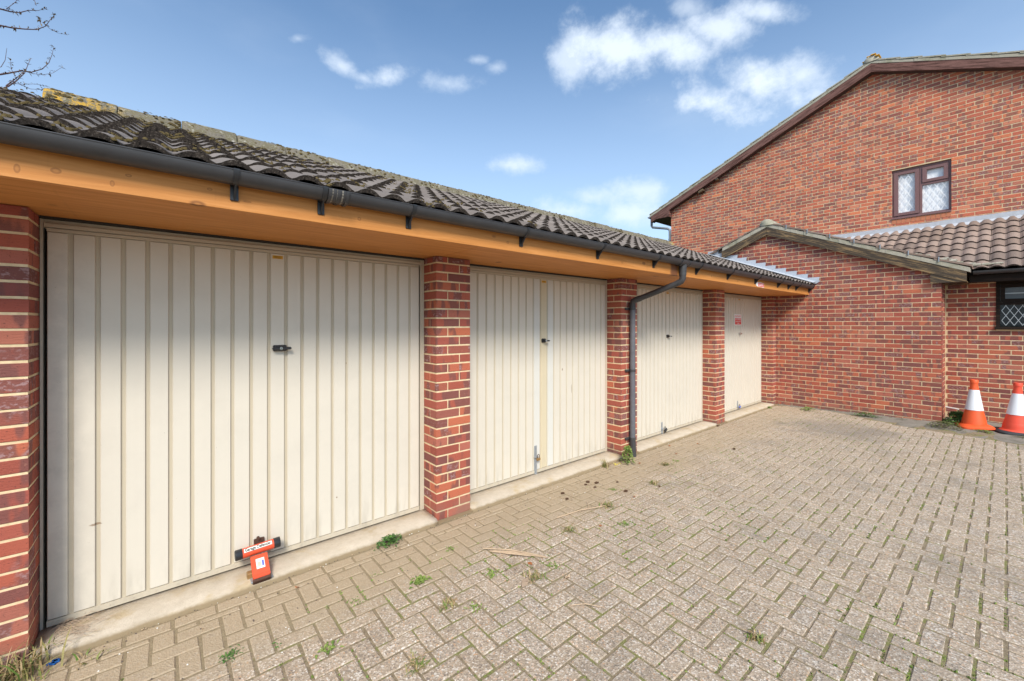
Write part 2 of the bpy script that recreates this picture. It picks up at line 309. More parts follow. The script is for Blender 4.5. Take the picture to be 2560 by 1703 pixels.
MAT = dict(
 brick=brick_material(), brick_house=brick_material('house_brick', (1.55, 1.62, 1.45), .6), mortar=mortar_material(),  # house brick: more orange batch, also lightened in place of stronger light
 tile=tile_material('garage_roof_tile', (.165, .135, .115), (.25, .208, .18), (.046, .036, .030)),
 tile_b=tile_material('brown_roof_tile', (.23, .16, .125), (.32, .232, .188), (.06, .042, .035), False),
 ridge=ridge_material(), fascia=fascia_material(),
 door=door_material('cream_door', (.635, .58, .49)), door_y=door_material('yellowed_cream_door', (.60, .515, .36)), door_w=door_material('pale_door', (.62, .60, .545)),
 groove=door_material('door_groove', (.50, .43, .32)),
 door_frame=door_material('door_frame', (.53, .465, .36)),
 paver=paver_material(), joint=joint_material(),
 slab=concrete_material('threshold_concrete', (.40, .335, .25), (.68, .595, .49), (.46, .35, .20)),
 haunch=concrete_material('edging_concrete', (.165, .15, .125), (.33, .30, .255), (.105, .10, .07)),
 verge=concrete_material('verge_mortar', (.33, .30, .23), (.48, .44, .365), (.26, .25, .17)),
 upvc_blk=simple('black_gutter_plastic', (.047, .046, .049), .45, .5, .3, 9),
 upvc_gry=simple('weathered_pipe_plastic', (.115, .115, .13), .5, .4, .35, 14),
 pipe_gry=simple('grey_pipe', (.20, .21, .23), .5, .4, .1),
 lead=simple('lead_flashing', (.44, .47, .52), .55, .5, .14, 12, 0.0, .15),
 lead_old=simple('old_lead_flashing', (.46, .47, .50), .7, .3, .22, 16, 0.0, .4),
 galv=simple('galvanised_steel', (.38, .41, .44), .4, .5, .25, 50, .5), brass=simple('old_brass', (.33, .20, .08), .45, .5, .25, 60, .4),
 blackp=simple('black_plastic', (.022, .023, .026), .4, .5, .25, 60), blackm=simple('black_metal', (.03, .03, .032), .45, .5, .2),
 chrome=simple('chrome', (.6, .6, .6), .2, .5, .1, 30, .9),
 gap=simple('shadow_gap', (.012, .011, .010), .9, .1), bitumen=simple('bitumen_strip', (.055, .05, .045), .95, .1, .4, 60, 0, .4),
 red=simple('red_paint', (.66, .085, .035), .45, .4, .16, 40), rust=simple('rusty_steel', (.085, .045, .032), .8, .2, .4, 60, 0, .4),
 label=simple('white_label', (.76, .74, .68), .5, .3, .06), ink=simple('black_ink', (.02, .02, .02), .6, .2), inkblue=simple('blue_ink', (.12, .16, .5), .6, .2),
 inkpink=simple('faded_print', (.72, .46, .36), .6, .2, .25, 300), signred=simple('sign_red', (.70, .035, .025), .45, .3, .05), signwhite=simple('sign_white', (.85, .84, .82), .45, .3, .04),
 yellow=simple('yellow_label', (.62, .33, .03), .55, .3, .12, 80),
 barge_h=weathered_wood('house_barge_timber', (.075, .034, .027), (.23, .115, .095), True, .46, -1.08, .4257),
 barge_g=weathered_wood('weathered_barge_timber', (.065, .050, .038), (.40, .26, .125), True, .58, .14, .428),
 darkwood=weathered_wood('dark_window_timber', (.018, .012, .009), (.06, .034, .022), True, .60),
 soffit_d=simple('dark_soffit', (.09, .06, .052), .7, .2),
 upvc_br=simple('brown_window_frame', (.20, .105, .10), .45, .4, .08), upvc_brd=simple('dark_window_rebate', (.055, .028, .025), .5, .3, .1),
 curtain=simple('net_curtain', (.93, .93, .94), .95, .05, .01, 9), leadcame=simple('lead_came', (.50, .53, .54), .5, .4, .1), leadwhite=simple('pale_lattice', (.92, .92, .93), .6, .2, .01),
 room=simple('dark_room', (.03, .032, .034), .9, .1), blind=simple('grey_blind', (.16, .16, .165), .8, .1, .3, 12), sillbrick=simple('orange_sill_brick', (.50, .185, .10), .85, .2, .14, 30, 0, .3),
 cone_o=simple('cone_orange', (.76, .105, .028), .5, .4, .14, 8), cone_r=simple('cone_red', (.78, .085, .045), .5, .4, .1, 8), cone_w=simple('cone_white', (.72, .73, .76), .5, .4, .05, 12), cone_b=simple('cone_rubber', (.045, .046, .05), .75, .3, .4, 12),
 ground=simple('far_paving', (.27, .24, .21), .95, .1, .25, 3), grassland=simple('rough_grass', (.06, .075, .025), 1, .05, .4, 1.5),
 bark=simple('bark', (.13, .10, .085), .9, .1, .3, 30), twig=simple('twig', (.105, .062, .06), .8, .2, .2), bud=simple('bud', (.24, .165, .085), .8, .2, .35, 20),
 leafg=leaf_material('weed_leaf', (.10, .17, .03), (.26, .33, .08)), leafd=leaf_material('dark_leaf', (.03, .085, .02), (.12, .23, .05)), leafm=leaf_material('mauve_leaf', (.08, .12, .035), (.17, .15, .07)),
 litter=leaf_material('litter', (.07, .04, .025), (.30, .19, .10)), blade=leaf_material('grass_blade', (.10, .18, .03), (.30, .25, .10)), straw=leaf_material('straw', (.28, .19, .09), (.45, .33, .18)), moss=simple('moss_clump', (.13, .125, .025), 1, .05, .4, 60, 0, .8), mosstile=simple('roof_moss', (.10, .075, .034), 1, .05, .45, 70, 0, .9),
 stick=simple('dry_stick', (.50, .37, .25), .85, .1, .25, 40), clod=simple('brown_clod', (.085, .048, .03), 1, .05, .4, 80, 0, .8), deadleaf=simple('dead_leaf', (.34, .13, .05), .8, .1, .3, 60), deadgrey=simple('grey_leaf', (.38, .28, .20), .85, .1, .2, 60),
 blue=simple('blue_scrap', (.02, .10, .33), .8, .1, .3, 60), whitep=simple('white_pipe', (.74, .73, .70), .5, .3, .08), yflower=simple('yellow_leaf', (.75, .62, .05), .7, .2),
)
def glass_material(name, tint, rough=.03):
    k = M(name, rough, .5)
    tr = k.n('ShaderNodeBsdfTransparent'); tr.inputs[0].default_value = tint + (1,)
    gl = k.n('ShaderNodeBsdfGlossy'); gl.inputs[1].default_value = rough
    fr = k.n('ShaderNodeFresnel'); fr.inputs[0].default_value = 1.5
    mx = k.n('ShaderNodeMixShader'); k.l(fr.outputs[0], mx.inputs[0]); k.l(tr.outputs[0], mx.inputs[1]); k.l(gl.outputs[0], mx.inputs[2])
    k.l(mx.outputs[0], k.t.nodes['Material Output'].inputs[0]); return k.m
MAT['glass'] = glass_material('window_glass', (.985, .99, .995))

# ------------------------------------------------------------------ object helpers
WL = {}                                             # world origin of every object (parents are never rotated)
def link(o, parent=None, loc=(0, 0, 0)):
    COL.objects.link(o); loc = Vector(loc); WL[o.name] = loc.copy()
    if parent is not None:
        o.parent = parent; o.location = loc - WL[parent.name]
    else: o.location = loc
    return o
def tag(o, label=None, cat=None, group=None, kind=None):
    if label: o['label'] = label
    if cat: o['category'] = cat
    if group: o['group'] = group
    if kind: o['kind'] = kind
    return o
def empty(name, loc, label=None, cat=None, group=None, parent=None):
    o = bpy.data.objects.new(name, None); o.empty_display_size = .1
    return tag(link(o, parent, loc), label, cat, group)
class MB:
    def __init__(s): s.v = []; s.f = []; s.mi = []; s.r = []; s.bt = []
    def add(s, vs, fs, mi=0, r=0.0, butt=None):
        o = len(s.v); s.v += [tuple(p) for p in vs]
        for i, f in enumerate(fs):
            s.f.append(tuple(a+o for a in f)); s.mi.append(mi); s.bt.append(butt[i] if butt else 0.0)
        s.r += [r]*len(vs); return s
    def box(s, x0, x1, y0, y1, z0, z1, mi=0, r=0.0, mat=None):
        vs = [Vector((x, y, z)) for z in (z0, z1) for y in (y0, y1) for x in (x0, x1)]
        if mat is not None: vs = [mat @ v for v in vs]
        return s.add(vs, [(0, 2, 3, 1), (4, 5, 7, 6), (0, 1, 5, 4), (2, 6, 7, 3), (0, 4, 6, 2), (1, 3, 7, 5)], mi, r)
    def cbox(s, x0, x1, y0, y1, z0, z1, c=.004, mi=0, r=0.0, mat=None):     # chamfered box
        if x0 > x1: x0, x1 = x1, x0
        if y0 > y1: y0, y1 = y1, y0
        if z0 > z1: z0, z1 = z1, z0
        vs = []
        for z, i in ((z0, c), (z0+c, 0), (z1-c, 0), (z1, c)):
            for (x, y) in ((x0, y0), (x1, y0), (x1, y1), (x0, y1)):
                vs.append(Vector((x+(i if x == x0 else -i), y+(i if y == y0 else -i), z)))
        if mat is not None: vs = [mat @ v for v in vs]
        fs = [(3, 2, 1, 0), (12, 13, 14, 15)]
        for l in range(3):
            for q in range(4): fs.append((l*4+q, l*4+(q+1) % 4, l*4+4+(q+1) % 4, l*4+4+q))
        return s.add(vs, fs, mi, r)
    def prism(s, poly, d, mi=0, r=0.0):             # poly: list of Vector, d: extrusion vector
        n = len(poly); vs = list(poly)+[Vector(p)+d for p in poly]
        fs = [tuple(range(n))[::-1], tuple(range(n, 2*n))]+[(i, (i+1) % n, n+(i+1) % n, n+i) for i in range(n)]
        return s.add(vs, fs, mi, r)
    def tube(s, pts, rs, n=10, mi=0, cap=True, r=0.0):
        pts = [Vector(p) for p in pts]
        if isinstance(rs, (int, float)): rs = [rs]*len(pts)
        vs = []; up = None
        for i, p in enumerate(pts):
            t = (pts[min(i+1, len(pts)-1)]-pts[max(i-1, 0)]).normalized()
            if up is None: up = Vector((0, 0, 1)) if abs(t.z) < .9 else Vector((1, 0, 0))
            a = t.cross(up).normalized(); b = a.cross(t).normalized(); up = b
            for q in range(n):
                an = 2*math.pi*q/n; vs.append(p+(a*math.cos(an)+b*math.sin(an))*rs[i])
        fs = [(i*n+q, i*n+(q+1) % n, (i+1)*n+(q+1) % n, (i+1)*n+q) for i in range(len(pts)-1) for q in range(n)]
        if cap: fs += [tuple(range(n))[::-1], tuple(range((len(pts)-1)*n, len(pts)*n))]
        return s.add(vs, fs, mi, r)
    def lathe(s, prof, c, n=24, mi=0, sq=None):
        vs = []
        for (rr, z) in prof:
            for q in range(n):
                a = 2*math.pi*q/n; vs.append(Vector((c[0]+rr*math.cos(a), c[1]+rr*math.sin(a), c[2]+z)))
        fs = [(i*n+q, i*n+(q+1) % n, (i+1)*n+(q+1) % n, (i+1)*n+q) for i in range(len(prof)-1) for q in range(n)]
        fs += [tuple(range(n))[::-1], tuple(range((len(prof)-1)*n, len(prof)*n))]
        return s.add(vs, fs, mi)
    def mesh(s, name, mats, org=(0, 0, 0), smooth=False):
        me = bpy.data.meshes.new(name); o = Vector(org)
        me.from_pydata([tuple(Vector(v)-o) for v in s.v], [], s.f)
        for m in (mats if isinstance(mats, (list, tuple)) else [mats]): me.materials.append(MAT[m])
        me.polygons.foreach_set('material_index', s.mi)
        if any(s.r): a = me.attributes.new('rnd', 'FLOAT', 'POINT'); a.data.foreach_set('value', s.r)
        if any(s.bt): a = me.attributes.new('butt', 'FLOAT', 'FACE'); a.data.foreach_set('value', s.bt)
        if smooth: me.polygons.foreach_set('use_smooth', [True]*len(me.polygons))
        me.update(); return me
    def build(s, name, mats, parent=None, smooth=False, loc=None):
        org = Vector(loc) if loc is not None else (WL[parent.name] if parent is not None else Vector((0, 0, 0)))
        o = bpy.data.objects.new(name, s.mesh(name, mats, org, smooth)); return link(o, parent, org)
def inst(name, me, loc, rot=(0, 0, 0), parent=None):
    o = bpy.data.objects.new(name, me); link(o, parent, loc); o.rotation_euler = rot; return o
def smooth_by_angle(o, ang=35):
    me = o.data; me.polygons.foreach_set('use_smooth', [True]*len(me.polygons))
    try: me.set_sharp_from_angle(angle=rad(ang))
    except Exception: pass
def appsize(p):                                     # apparent size of a small piece at p (0 outside the frame)
    d = Vector(p)-CAM; f = d.x*math.sin(YAW)+d.y*math.cos(YAW)
    if f < .2: return 0
    u = (d.x*math.cos(YAW)-d.y*math.sin(YAW))/f; v = d.z/f
    if abs(u) > 1.262 or v > .80 or v < -.88: return 1e-4/f
    return 1/f
def text_mesh(body, size, align='CENTER', ext=.0004, off=0.0):
    cu = bpy.data.curves.new('lettering', 'FONT'); cu.body = body; cu.size = size; cu.align_x = align; cu.align_y = 'CENTER'; cu.extrude = ext; cu.offset = off; cu.resolution_u = 3
    o = bpy.data.objects.new('lettering', cu); COL.objects.link(o)
    dg = bpy.context.evaluated_depsgraph_get(); me = bpy.data.meshes.new_from_object(o.evaluated_get(dg))
    bpy.data.objects.remove(o); return me

# ------------------------------------------------------------------ brickwork
CO = .075; JT = .0125
def clip_poly(poly, a, b, c):                       # keep a*u+b*z<=c
    out = []
    for i in range(len(poly)):
        p, q = poly[i], poly[(i+1) % len(poly)]
        dp, dq = a*p[0]+b*p[1]-c, a*q[0]+b*q[1]-c
        if dp <= 0: out.append(p)
        if dp*dq < 0:
            t = dp/(dp-dq); out.append((p[0]+t*(q[0]-p[0]), p[1]+t*(q[1]-p[1])))
    return out
def area(poly): return abs(sum(poly[i][0]*poly[(i+1) % len(poly)][1]-poly[(i+1) % len(poly)][0]*poly[i][1] for i in range(len(poly))))/2
BRICKMESH = {}
def brick_mesh(lx, ly, lz, mat='brick'):
    key = (round(lx, 4), round(ly, 4), round(lz, 4), mat)
    if key not in BRICKMESH:
        b = MB().cbox(-lx/2, lx/2, -ly/2, ly/2, -lz/2, lz/2, .002); BRICKMESH[key] = b.mesh('brick', mat)
    return BRICKMESH[key]
class Bricks:
    """collects bricks: box ones (centre, size) and cut ones (prisms); nearest `limit` become objects, the rest one mesh"""
    def __init__(s, mat='brick'): s.items = []; s.mat = mat
    def box(s, c, size, parent): s.items.append((appsize(c)*max(size), 'b', Vector(c), size, None, parent))
    def cut(s, poly, d, parent):
        c = sum(poly, Vector())/len(poly); s.items.append((appsize(c)*.15, 'p', c, poly, d, parent))
    def build(s, limit=300):
        s.items.sort(key=lambda t: -t[0]); rest = {}
        for i, (a, k, c, g, d, par) in enumerate(s.items):
            if k == 'b':
                j = Vector((R.uniform(-1, 1), R.uniform(-1, 1), R.uniform(-1, 1)))*.0008
                rot = tuple(R.uniform(-.004, .004) for _ in range(3))
                if i < limit: inst('brick', brick_mesh(*g, s.mat), c+j, rot, par)
                else:
                    mt = Matrix.Translation(c+j) @ Euler(rot).to_matrix().to_4x4(); lx, ly, lz = g
                    rest.setdefault(par.name, (MB(), par))[0].cbox(-lx/2, lx/2, -ly/2, ly/2, -lz/2, lz/2, .002, 0, R.random()+.001, mt)
            else:
                if i < limit: MB().prism(g, d).build('brick', s.mat, par, loc=c)
                else: rest.setdefault(par.name, (MB(), par))[0].prism(g, d, 0, R.random()+.001)
        for m, par in rest.values(): tag(m.build('brickwork', s.mat, par), kind='stuff')
def wall_bricks(bk, parent, axis, plane, inward, u0, u1, z0, z1, planes=(), holes=(), depth=.1025, shift=0.0, skip=None, row0=0):
    """stretcher bond on a vertical wall; axis 'x': wall in the plane x=plane, u runs along y; inward: +1/-1 direction of the brick depth"""
    k0 = int(round(z0/CO))
    k = k0
    while k*CO < z1-.02:
        za, zb = k*CO+JT*.5, k*CO+CO-JT*.5
        off = (k % 2)*.1125+shift
        n0 = math.floor((u0-off)/.225)-1; n1 = math.ceil((u1-off)/.225)+1
        for n in range(n0, n1):
            a, b = off+n*.225+JT/2, off+(n+1)*.225-JT/2
            a, b = max(a, u0), min(b, u1)
            if b-a < .025: continue
            segs = [(a, b)]
            for (h0, h1, g0, g1) in holes:
                if zb > g0+.03 and za < g1-.03:
                    ns = []
                    for (p, q) in segs:
                        if q <= h0 or p >= h1: ns.append((p, q)); continue
                        if p < h0-.025: ns.append((p, h0))
                        if q > h1+.025: ns.append((h1, q))
                    segs = ns
            for (p, q) in segs:
                poly = [(p, za), (q, za), (q, zb), (p, zb)]; full = area(poly); cutp = poly
                for (A, B, C) in planes:
                    cutp = clip_poly(cutp, A, B, C)
                    if len(cutp) < 3: break
                if len(cutp) < 3 or area(cutp) < .0004: continue
                if skip and skip(p, q, za, zb): continue
                pr = R.uniform(-.0012, .0008)
                if abs(area(cutp)-full) < 1e-7:
                    cu, cz = (p+q)/2, (za+zb)/2; w = plane+inward*depth/2+pr
                    if axis == 'x': bk.box((w, cu, cz), (depth, q-p, zb-za), parent)
                    else: bk.box((cu, w, cz), (q-p, depth, zb-za), parent)
                else:
                    if axis == 'x': bk.cut([Vector((plane+pr, u, z)) for u, z in cutp], Vector((inward*depth, 0, 0)), parent)
                    else: bk.cut([Vector((u, plane+pr, z)) for u, z in cutp], Vector((0, inward*depth, 0)), parent)
        k += 1
MREC = .0032                                        # how far the mortar face sits behind the bricks

# ------------------------------------------------------------------ roof tiles (double-roll pantiles)
WV = .156
def tile_profile(t): return .0275*(.5-.5*math.cos(2*math.pi*(t+.06*math.sin(2*math.pi*t))))**.95
TILEMESH = {}
def tile_mesh(mat, L=.40, waves=2, thick=.019):
    key = (mat, L, waves)
    if key in TILEMESH: return TILEMESH[key]
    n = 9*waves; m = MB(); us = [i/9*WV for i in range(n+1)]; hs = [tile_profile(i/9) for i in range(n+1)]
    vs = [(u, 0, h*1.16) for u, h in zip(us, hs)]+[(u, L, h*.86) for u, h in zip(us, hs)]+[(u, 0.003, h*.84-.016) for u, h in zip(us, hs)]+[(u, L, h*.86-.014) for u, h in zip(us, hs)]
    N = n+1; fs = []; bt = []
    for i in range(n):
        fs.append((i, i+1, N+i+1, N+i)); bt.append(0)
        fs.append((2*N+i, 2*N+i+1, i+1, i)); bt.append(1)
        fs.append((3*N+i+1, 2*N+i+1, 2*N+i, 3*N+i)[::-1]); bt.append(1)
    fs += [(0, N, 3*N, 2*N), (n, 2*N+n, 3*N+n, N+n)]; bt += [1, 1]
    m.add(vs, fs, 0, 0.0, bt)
    TILEMESH[key] = m.mesh('roof_tile', mat); me = TILEMESH[key]
    return me
def tile_roof(parent, mat, origin, udir, vdir, ncol, nrow, gauge=.33, step=.016, limit=300, keep=None):
    u = Vector(udir).normalized(); v = Vector(vdir).normalized(); w = u.cross(v).normalized()
    if w.z < 0: raise ValueError('roof winding')
    me = tile_mesh(mat); tilt = math.atan2(step, gauge); lst = []
    for r_ in range(nrow):
        for c in range(ncol):
            p = Vector(origin)+u*(c*2*WV)+v*(r_*gauge)+w*step
            ctr = p+u*WV+v*(gauge/2)
            if keep and not keep(ctr): continue
            lst.append((appsize(ctr), p))
    lst.sort(key=lambda t: -t[0])
    v2 = (v*math.cos(tilt)-w*math.sin(tilt)).normalized(); w2 = u.cross(v2).normalized()
    B = Matrix((u, v2, w2)).transposed()
    rest = MB(); vv = [x.co.copy() for x in me.vertices]; ff = [tuple(pp.vertices) for pp in me.polygons]
    bt = [a.value for a in me.attributes['butt'].data]
    for i, (a, p) in enumerate(lst):
        j = Vector((R.gauss(0, .0015), R.gauss(0, .003), R.gauss(0, .0012)))
        yaw = Matrix.Rotation(R.gauss(0, .006), 3, 'Z'); B2 = B @ yaw
        if i < limit:
            o = inst('roof_tile', me, p+j, B2.to_euler(), parent)
        else: rest.add([p+j+B2 @ x for x in vv], ff, 0, R.random()+.001, bt)
    if rest.v: tag(rest.build('roof_tiling', mat, parent), kind='stuff')

# ================================================================== GROUND
def gz(x, y): return 0.045*min(1, max(0, (x-6.0)/3.0))*min(1, max(0, -y/2.3))
g = MB(); g.add([(-900, -900, -.30), (900, -900, -.30), (900, 900, -.30), (-900, 900, -.30)], [(0, 1, 2, 3)])
tag(g.build('ground', 'grassland'), kind='structure')
g = MB(); g.add([(-7, -14, -.045), (9.9, -14, -.045), (9.9, .4, -.045), (-7, .4, -.045)], [(0, 1, 2, 3)])
g.add([(-7, -14, -.3), (9.9, -14, -.3), (9.9, .4, -.3), (-7, .4, -.3)], [(0, 1, 2, 3)])
tag(g.build('hardstanding', 'ground'), kind='structure')

pav = empty('block_paving', (0, 0, 0)); pav['kind'] = 'structure'
# bed of the joints
jb = MB(); NX, NY = 112, 60; x0, x1, y0, y1 = -1.6, 9.6, -5.2, -.02
for i in range(NY+1):
    for j in range(NX+1):
        x = x0+(x1-x0)*j/NX; y = y0+(y1-y0)*i/NY
        d = min(1, max(0, (-y-.35)/.5)); jb.v.append((x, y, gz(x, y)-.0034-.0006*d+R.uniform(-.0009, .0009)))
        jb.r.append(0)
for i in range(NY):
    for j in range(NX):
        a = i*(NX+1)+j; jb.f.append((a, a+1, a+NX+2, a+NX+1)); jb.mi.append(0); jb.bt.append(0)
tag(jb.build('joint_bed', 'joint', pav, True), kind='stuff')
PW = .095
def paver_mesh(lx, ly):
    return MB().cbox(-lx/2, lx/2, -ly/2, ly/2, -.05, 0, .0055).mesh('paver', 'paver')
PME = {}
def strip_x(y):                                     # right-hand limit of the paving
    if y > -.9: return 9.25
    if y > -1.95: return 9.25-(-.9-y)/1.05*.60
    return 8.65-(-1.95-y)*.125
pieces = []
def put_paver(xa, xb, ya, yb):
    xa = max(xa, -1.55); xb = min(xb, strip_x((ya+yb)/2)); yb = min(yb, -.152); ya = max(ya, -5.15)
    if xb-xa < .03 or yb-ya < .03: return
    pieces.append((xa, xb, ya, yb))
ox, oy = 1.740, -1.620
for i in range(-40, 84):
    for j in range(-40, 18):
        d = (i-j) % 4
        if d == 0: put_paver(ox+i*PW, ox+(i+2)*PW, oy+j*PW, oy+(j+1)*PW)
        elif d == 3: put_paver(ox+i*PW, ox+(i+1)*PW, oy+j*PW, oy+(j+2)*PW)
x = -1.5
while x < 9.1:                                      # stretcher course along the thresholds
    pieces.append((x, x+.19, -.15, -.056)); x += .19
def pavsize(p):
    c = Vector(((p[0]+p[1])/2, (p[2]+p[3])/2, 0)); return appsize(c)*(max(.02, CAM.z/((c-CAM).length)))**.5
pieces.sort(key=lambda p: -pavsize(p)); prest = MB()
for i, (xa, xb, ya, yb) in enumerate(pieces):
    gap = R.uniform(.0032, .0062); lx, ly = xb-xa-2*gap, yb-ya-2*gap; cx, cy = (xa+xb)/2+R.gauss(0, .0012), (ya+yb)/2+R.gauss(0, .0012)
    cz = gz(cx, cy)+R.uniform(-.0014, .0018); rot = (R.uniform(-.012, .012), R.uniform(-.012, .012), R.uniform(-.012, .012))
    if i < 300:
        key = (round(lx, 3), round(ly, 3))
        if key not in PME: PME[key] = paver_mesh(*key)
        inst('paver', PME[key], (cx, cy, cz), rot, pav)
    else:
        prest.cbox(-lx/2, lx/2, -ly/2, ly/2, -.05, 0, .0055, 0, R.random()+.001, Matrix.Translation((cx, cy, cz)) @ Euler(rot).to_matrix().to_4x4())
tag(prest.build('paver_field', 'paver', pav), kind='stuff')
# rough concrete haunch between the paving and the end wall
hb = MB(); ys = [0-.02-i*.1 for i in range(52)]
for y in ys:
    xl = strip_x(y)+.01; w_ = 9.93 if y < -2.31 else 9.34
    for q in range(5):
        t = q/4; xx = xl+(w_-xl)*t
        hb.v.append((xx, y, gz(xx, y)-.006+.018*t+R.uniform(-.006, .006))); hb.r.append(0)
for i in range(len(ys)-1):
    for q in range(4):
        a = i*5+q; hb.f.append((a, a+5, a+6, a+1)); hb.mi.append(0); hb.bt.append(0)
tag(hb.build('concrete_edging', 'haunch', None, True), kind='structure')

# ================================================================== GARAGE BLOCK
A0, PT, PWID, RET = 1.665, 2.4974, .3275, .215
SOF = 2.155
gar = empty('garage_block', (4.2, 2.4, 0), 'long low brick garage block with four cream ribbed doors under a tiled roof', 'garage')
gb = Bricks()
for k in range(-1, 4):
    xa = A0+k*PT; last = (k == 3)
    m = MB(); wd = PWID if not last else 9.326-xa
    m.box(xa+MREC, xa+wd-(MREC if not last else .002), MREC, RET+.15, -.02, SOF-.004)
    pier = m.build('pier', 'mortar', gar)
    for r_ in range(29):
        za, zb = r_*CO+JT*.5, min(r_*CO+CO-JT*.5, SOF-.003); h = zb-za; zc = (za+zb)/2
        if h < .02: continue
        if last:
            if r_ % 2: gb.box((xa+(wd-.004)/2, RET/2, zc), (wd-.004, RET, h), pier)
            else:
                gb.box((xa+(wd-.004)/2, .051, zc), (wd-.004, .1025, h), pier); gb.box((xa+(wd-.004)/2, .1637, zc), (wd-.004, .1025, h), pier)
        elif r_ % 2 == 0:       # header at the left, stretcher at the right
            gb.box((xa+.05125, RET/2, zc), (.1025, RET, h), pier)
            gb.box((xa+.1125+.1075, .05125, zc), (.215, .1025, h), pier); gb.box((xa+.1125+.1075, .16375, zc), (.215, .1025, h), pier)
        else:
            gb.box((xa+.1075, .05125, zc), (.215, .1025, h), pier); gb.box((xa+.1075, .16375, zc), (.215, .1025, h), pier)
            gb.box((xa+.225+.05125, RET/2, zc), (.1025, RET, h), pier)
# a little more wall to the left of the first pier, the back and side walls
m = MB(); m.box(-1.75, A0-PT-2.17, .02, 4.9, -.2, 2.3); m.box(-1.75, 9.3, 4.68, 4.9, -.2, 2.3)
m.box(-1.75, 9.3, .30, .36, 2.10, 2.44)
m.build('rear_wall', 'mortar', gar)
gb.build(300)
# concrete thresholds
for k in range(-1, 4):
    xa = A0+(k-1)*PT+PWID+.003; xb = A0+k*PT-.003
    if k == -1: xa = -1.7
    m = MB(); n = 40
    for i in range(n+1):
        x = xa+(xb-xa)*i/n; e = R.uniform(-.006, .006)
        m.v += [(x, .32, -.03), (x, .32, .040), (x, .04, .036+R.uniform(-.002, .002)), (x, -.012+e, .030+R.uniform(-.004, .003)), (x, -.034+e, .020), (x, -.050+e, -.004), (x, -.052+e, -.03)]
        m.r += [0]*7
    for i in range(n):
        for q in range(6): a = i*7+q; m.f.append((a, a+1, a+8, a+7)[::-1]); m.mi.append(0); m.bt.append(0)
    m.f += [tuple(range(7)), tuple(range(n*7, n*7+7))[::-1]]; m.mi += [0, 0]; m.bt += [0, 0]
    m.build('threshold', 'slab', gar, True)
for k in range(-1, 4):                              # strip in front of each pier
    m = MB(); m.box(A0+k*PT-.004, min(A0+k*PT+PWID+.004, 9.32), -.046, -.002, -.03, .008); m.build('pier_footing', 'slab', gar)

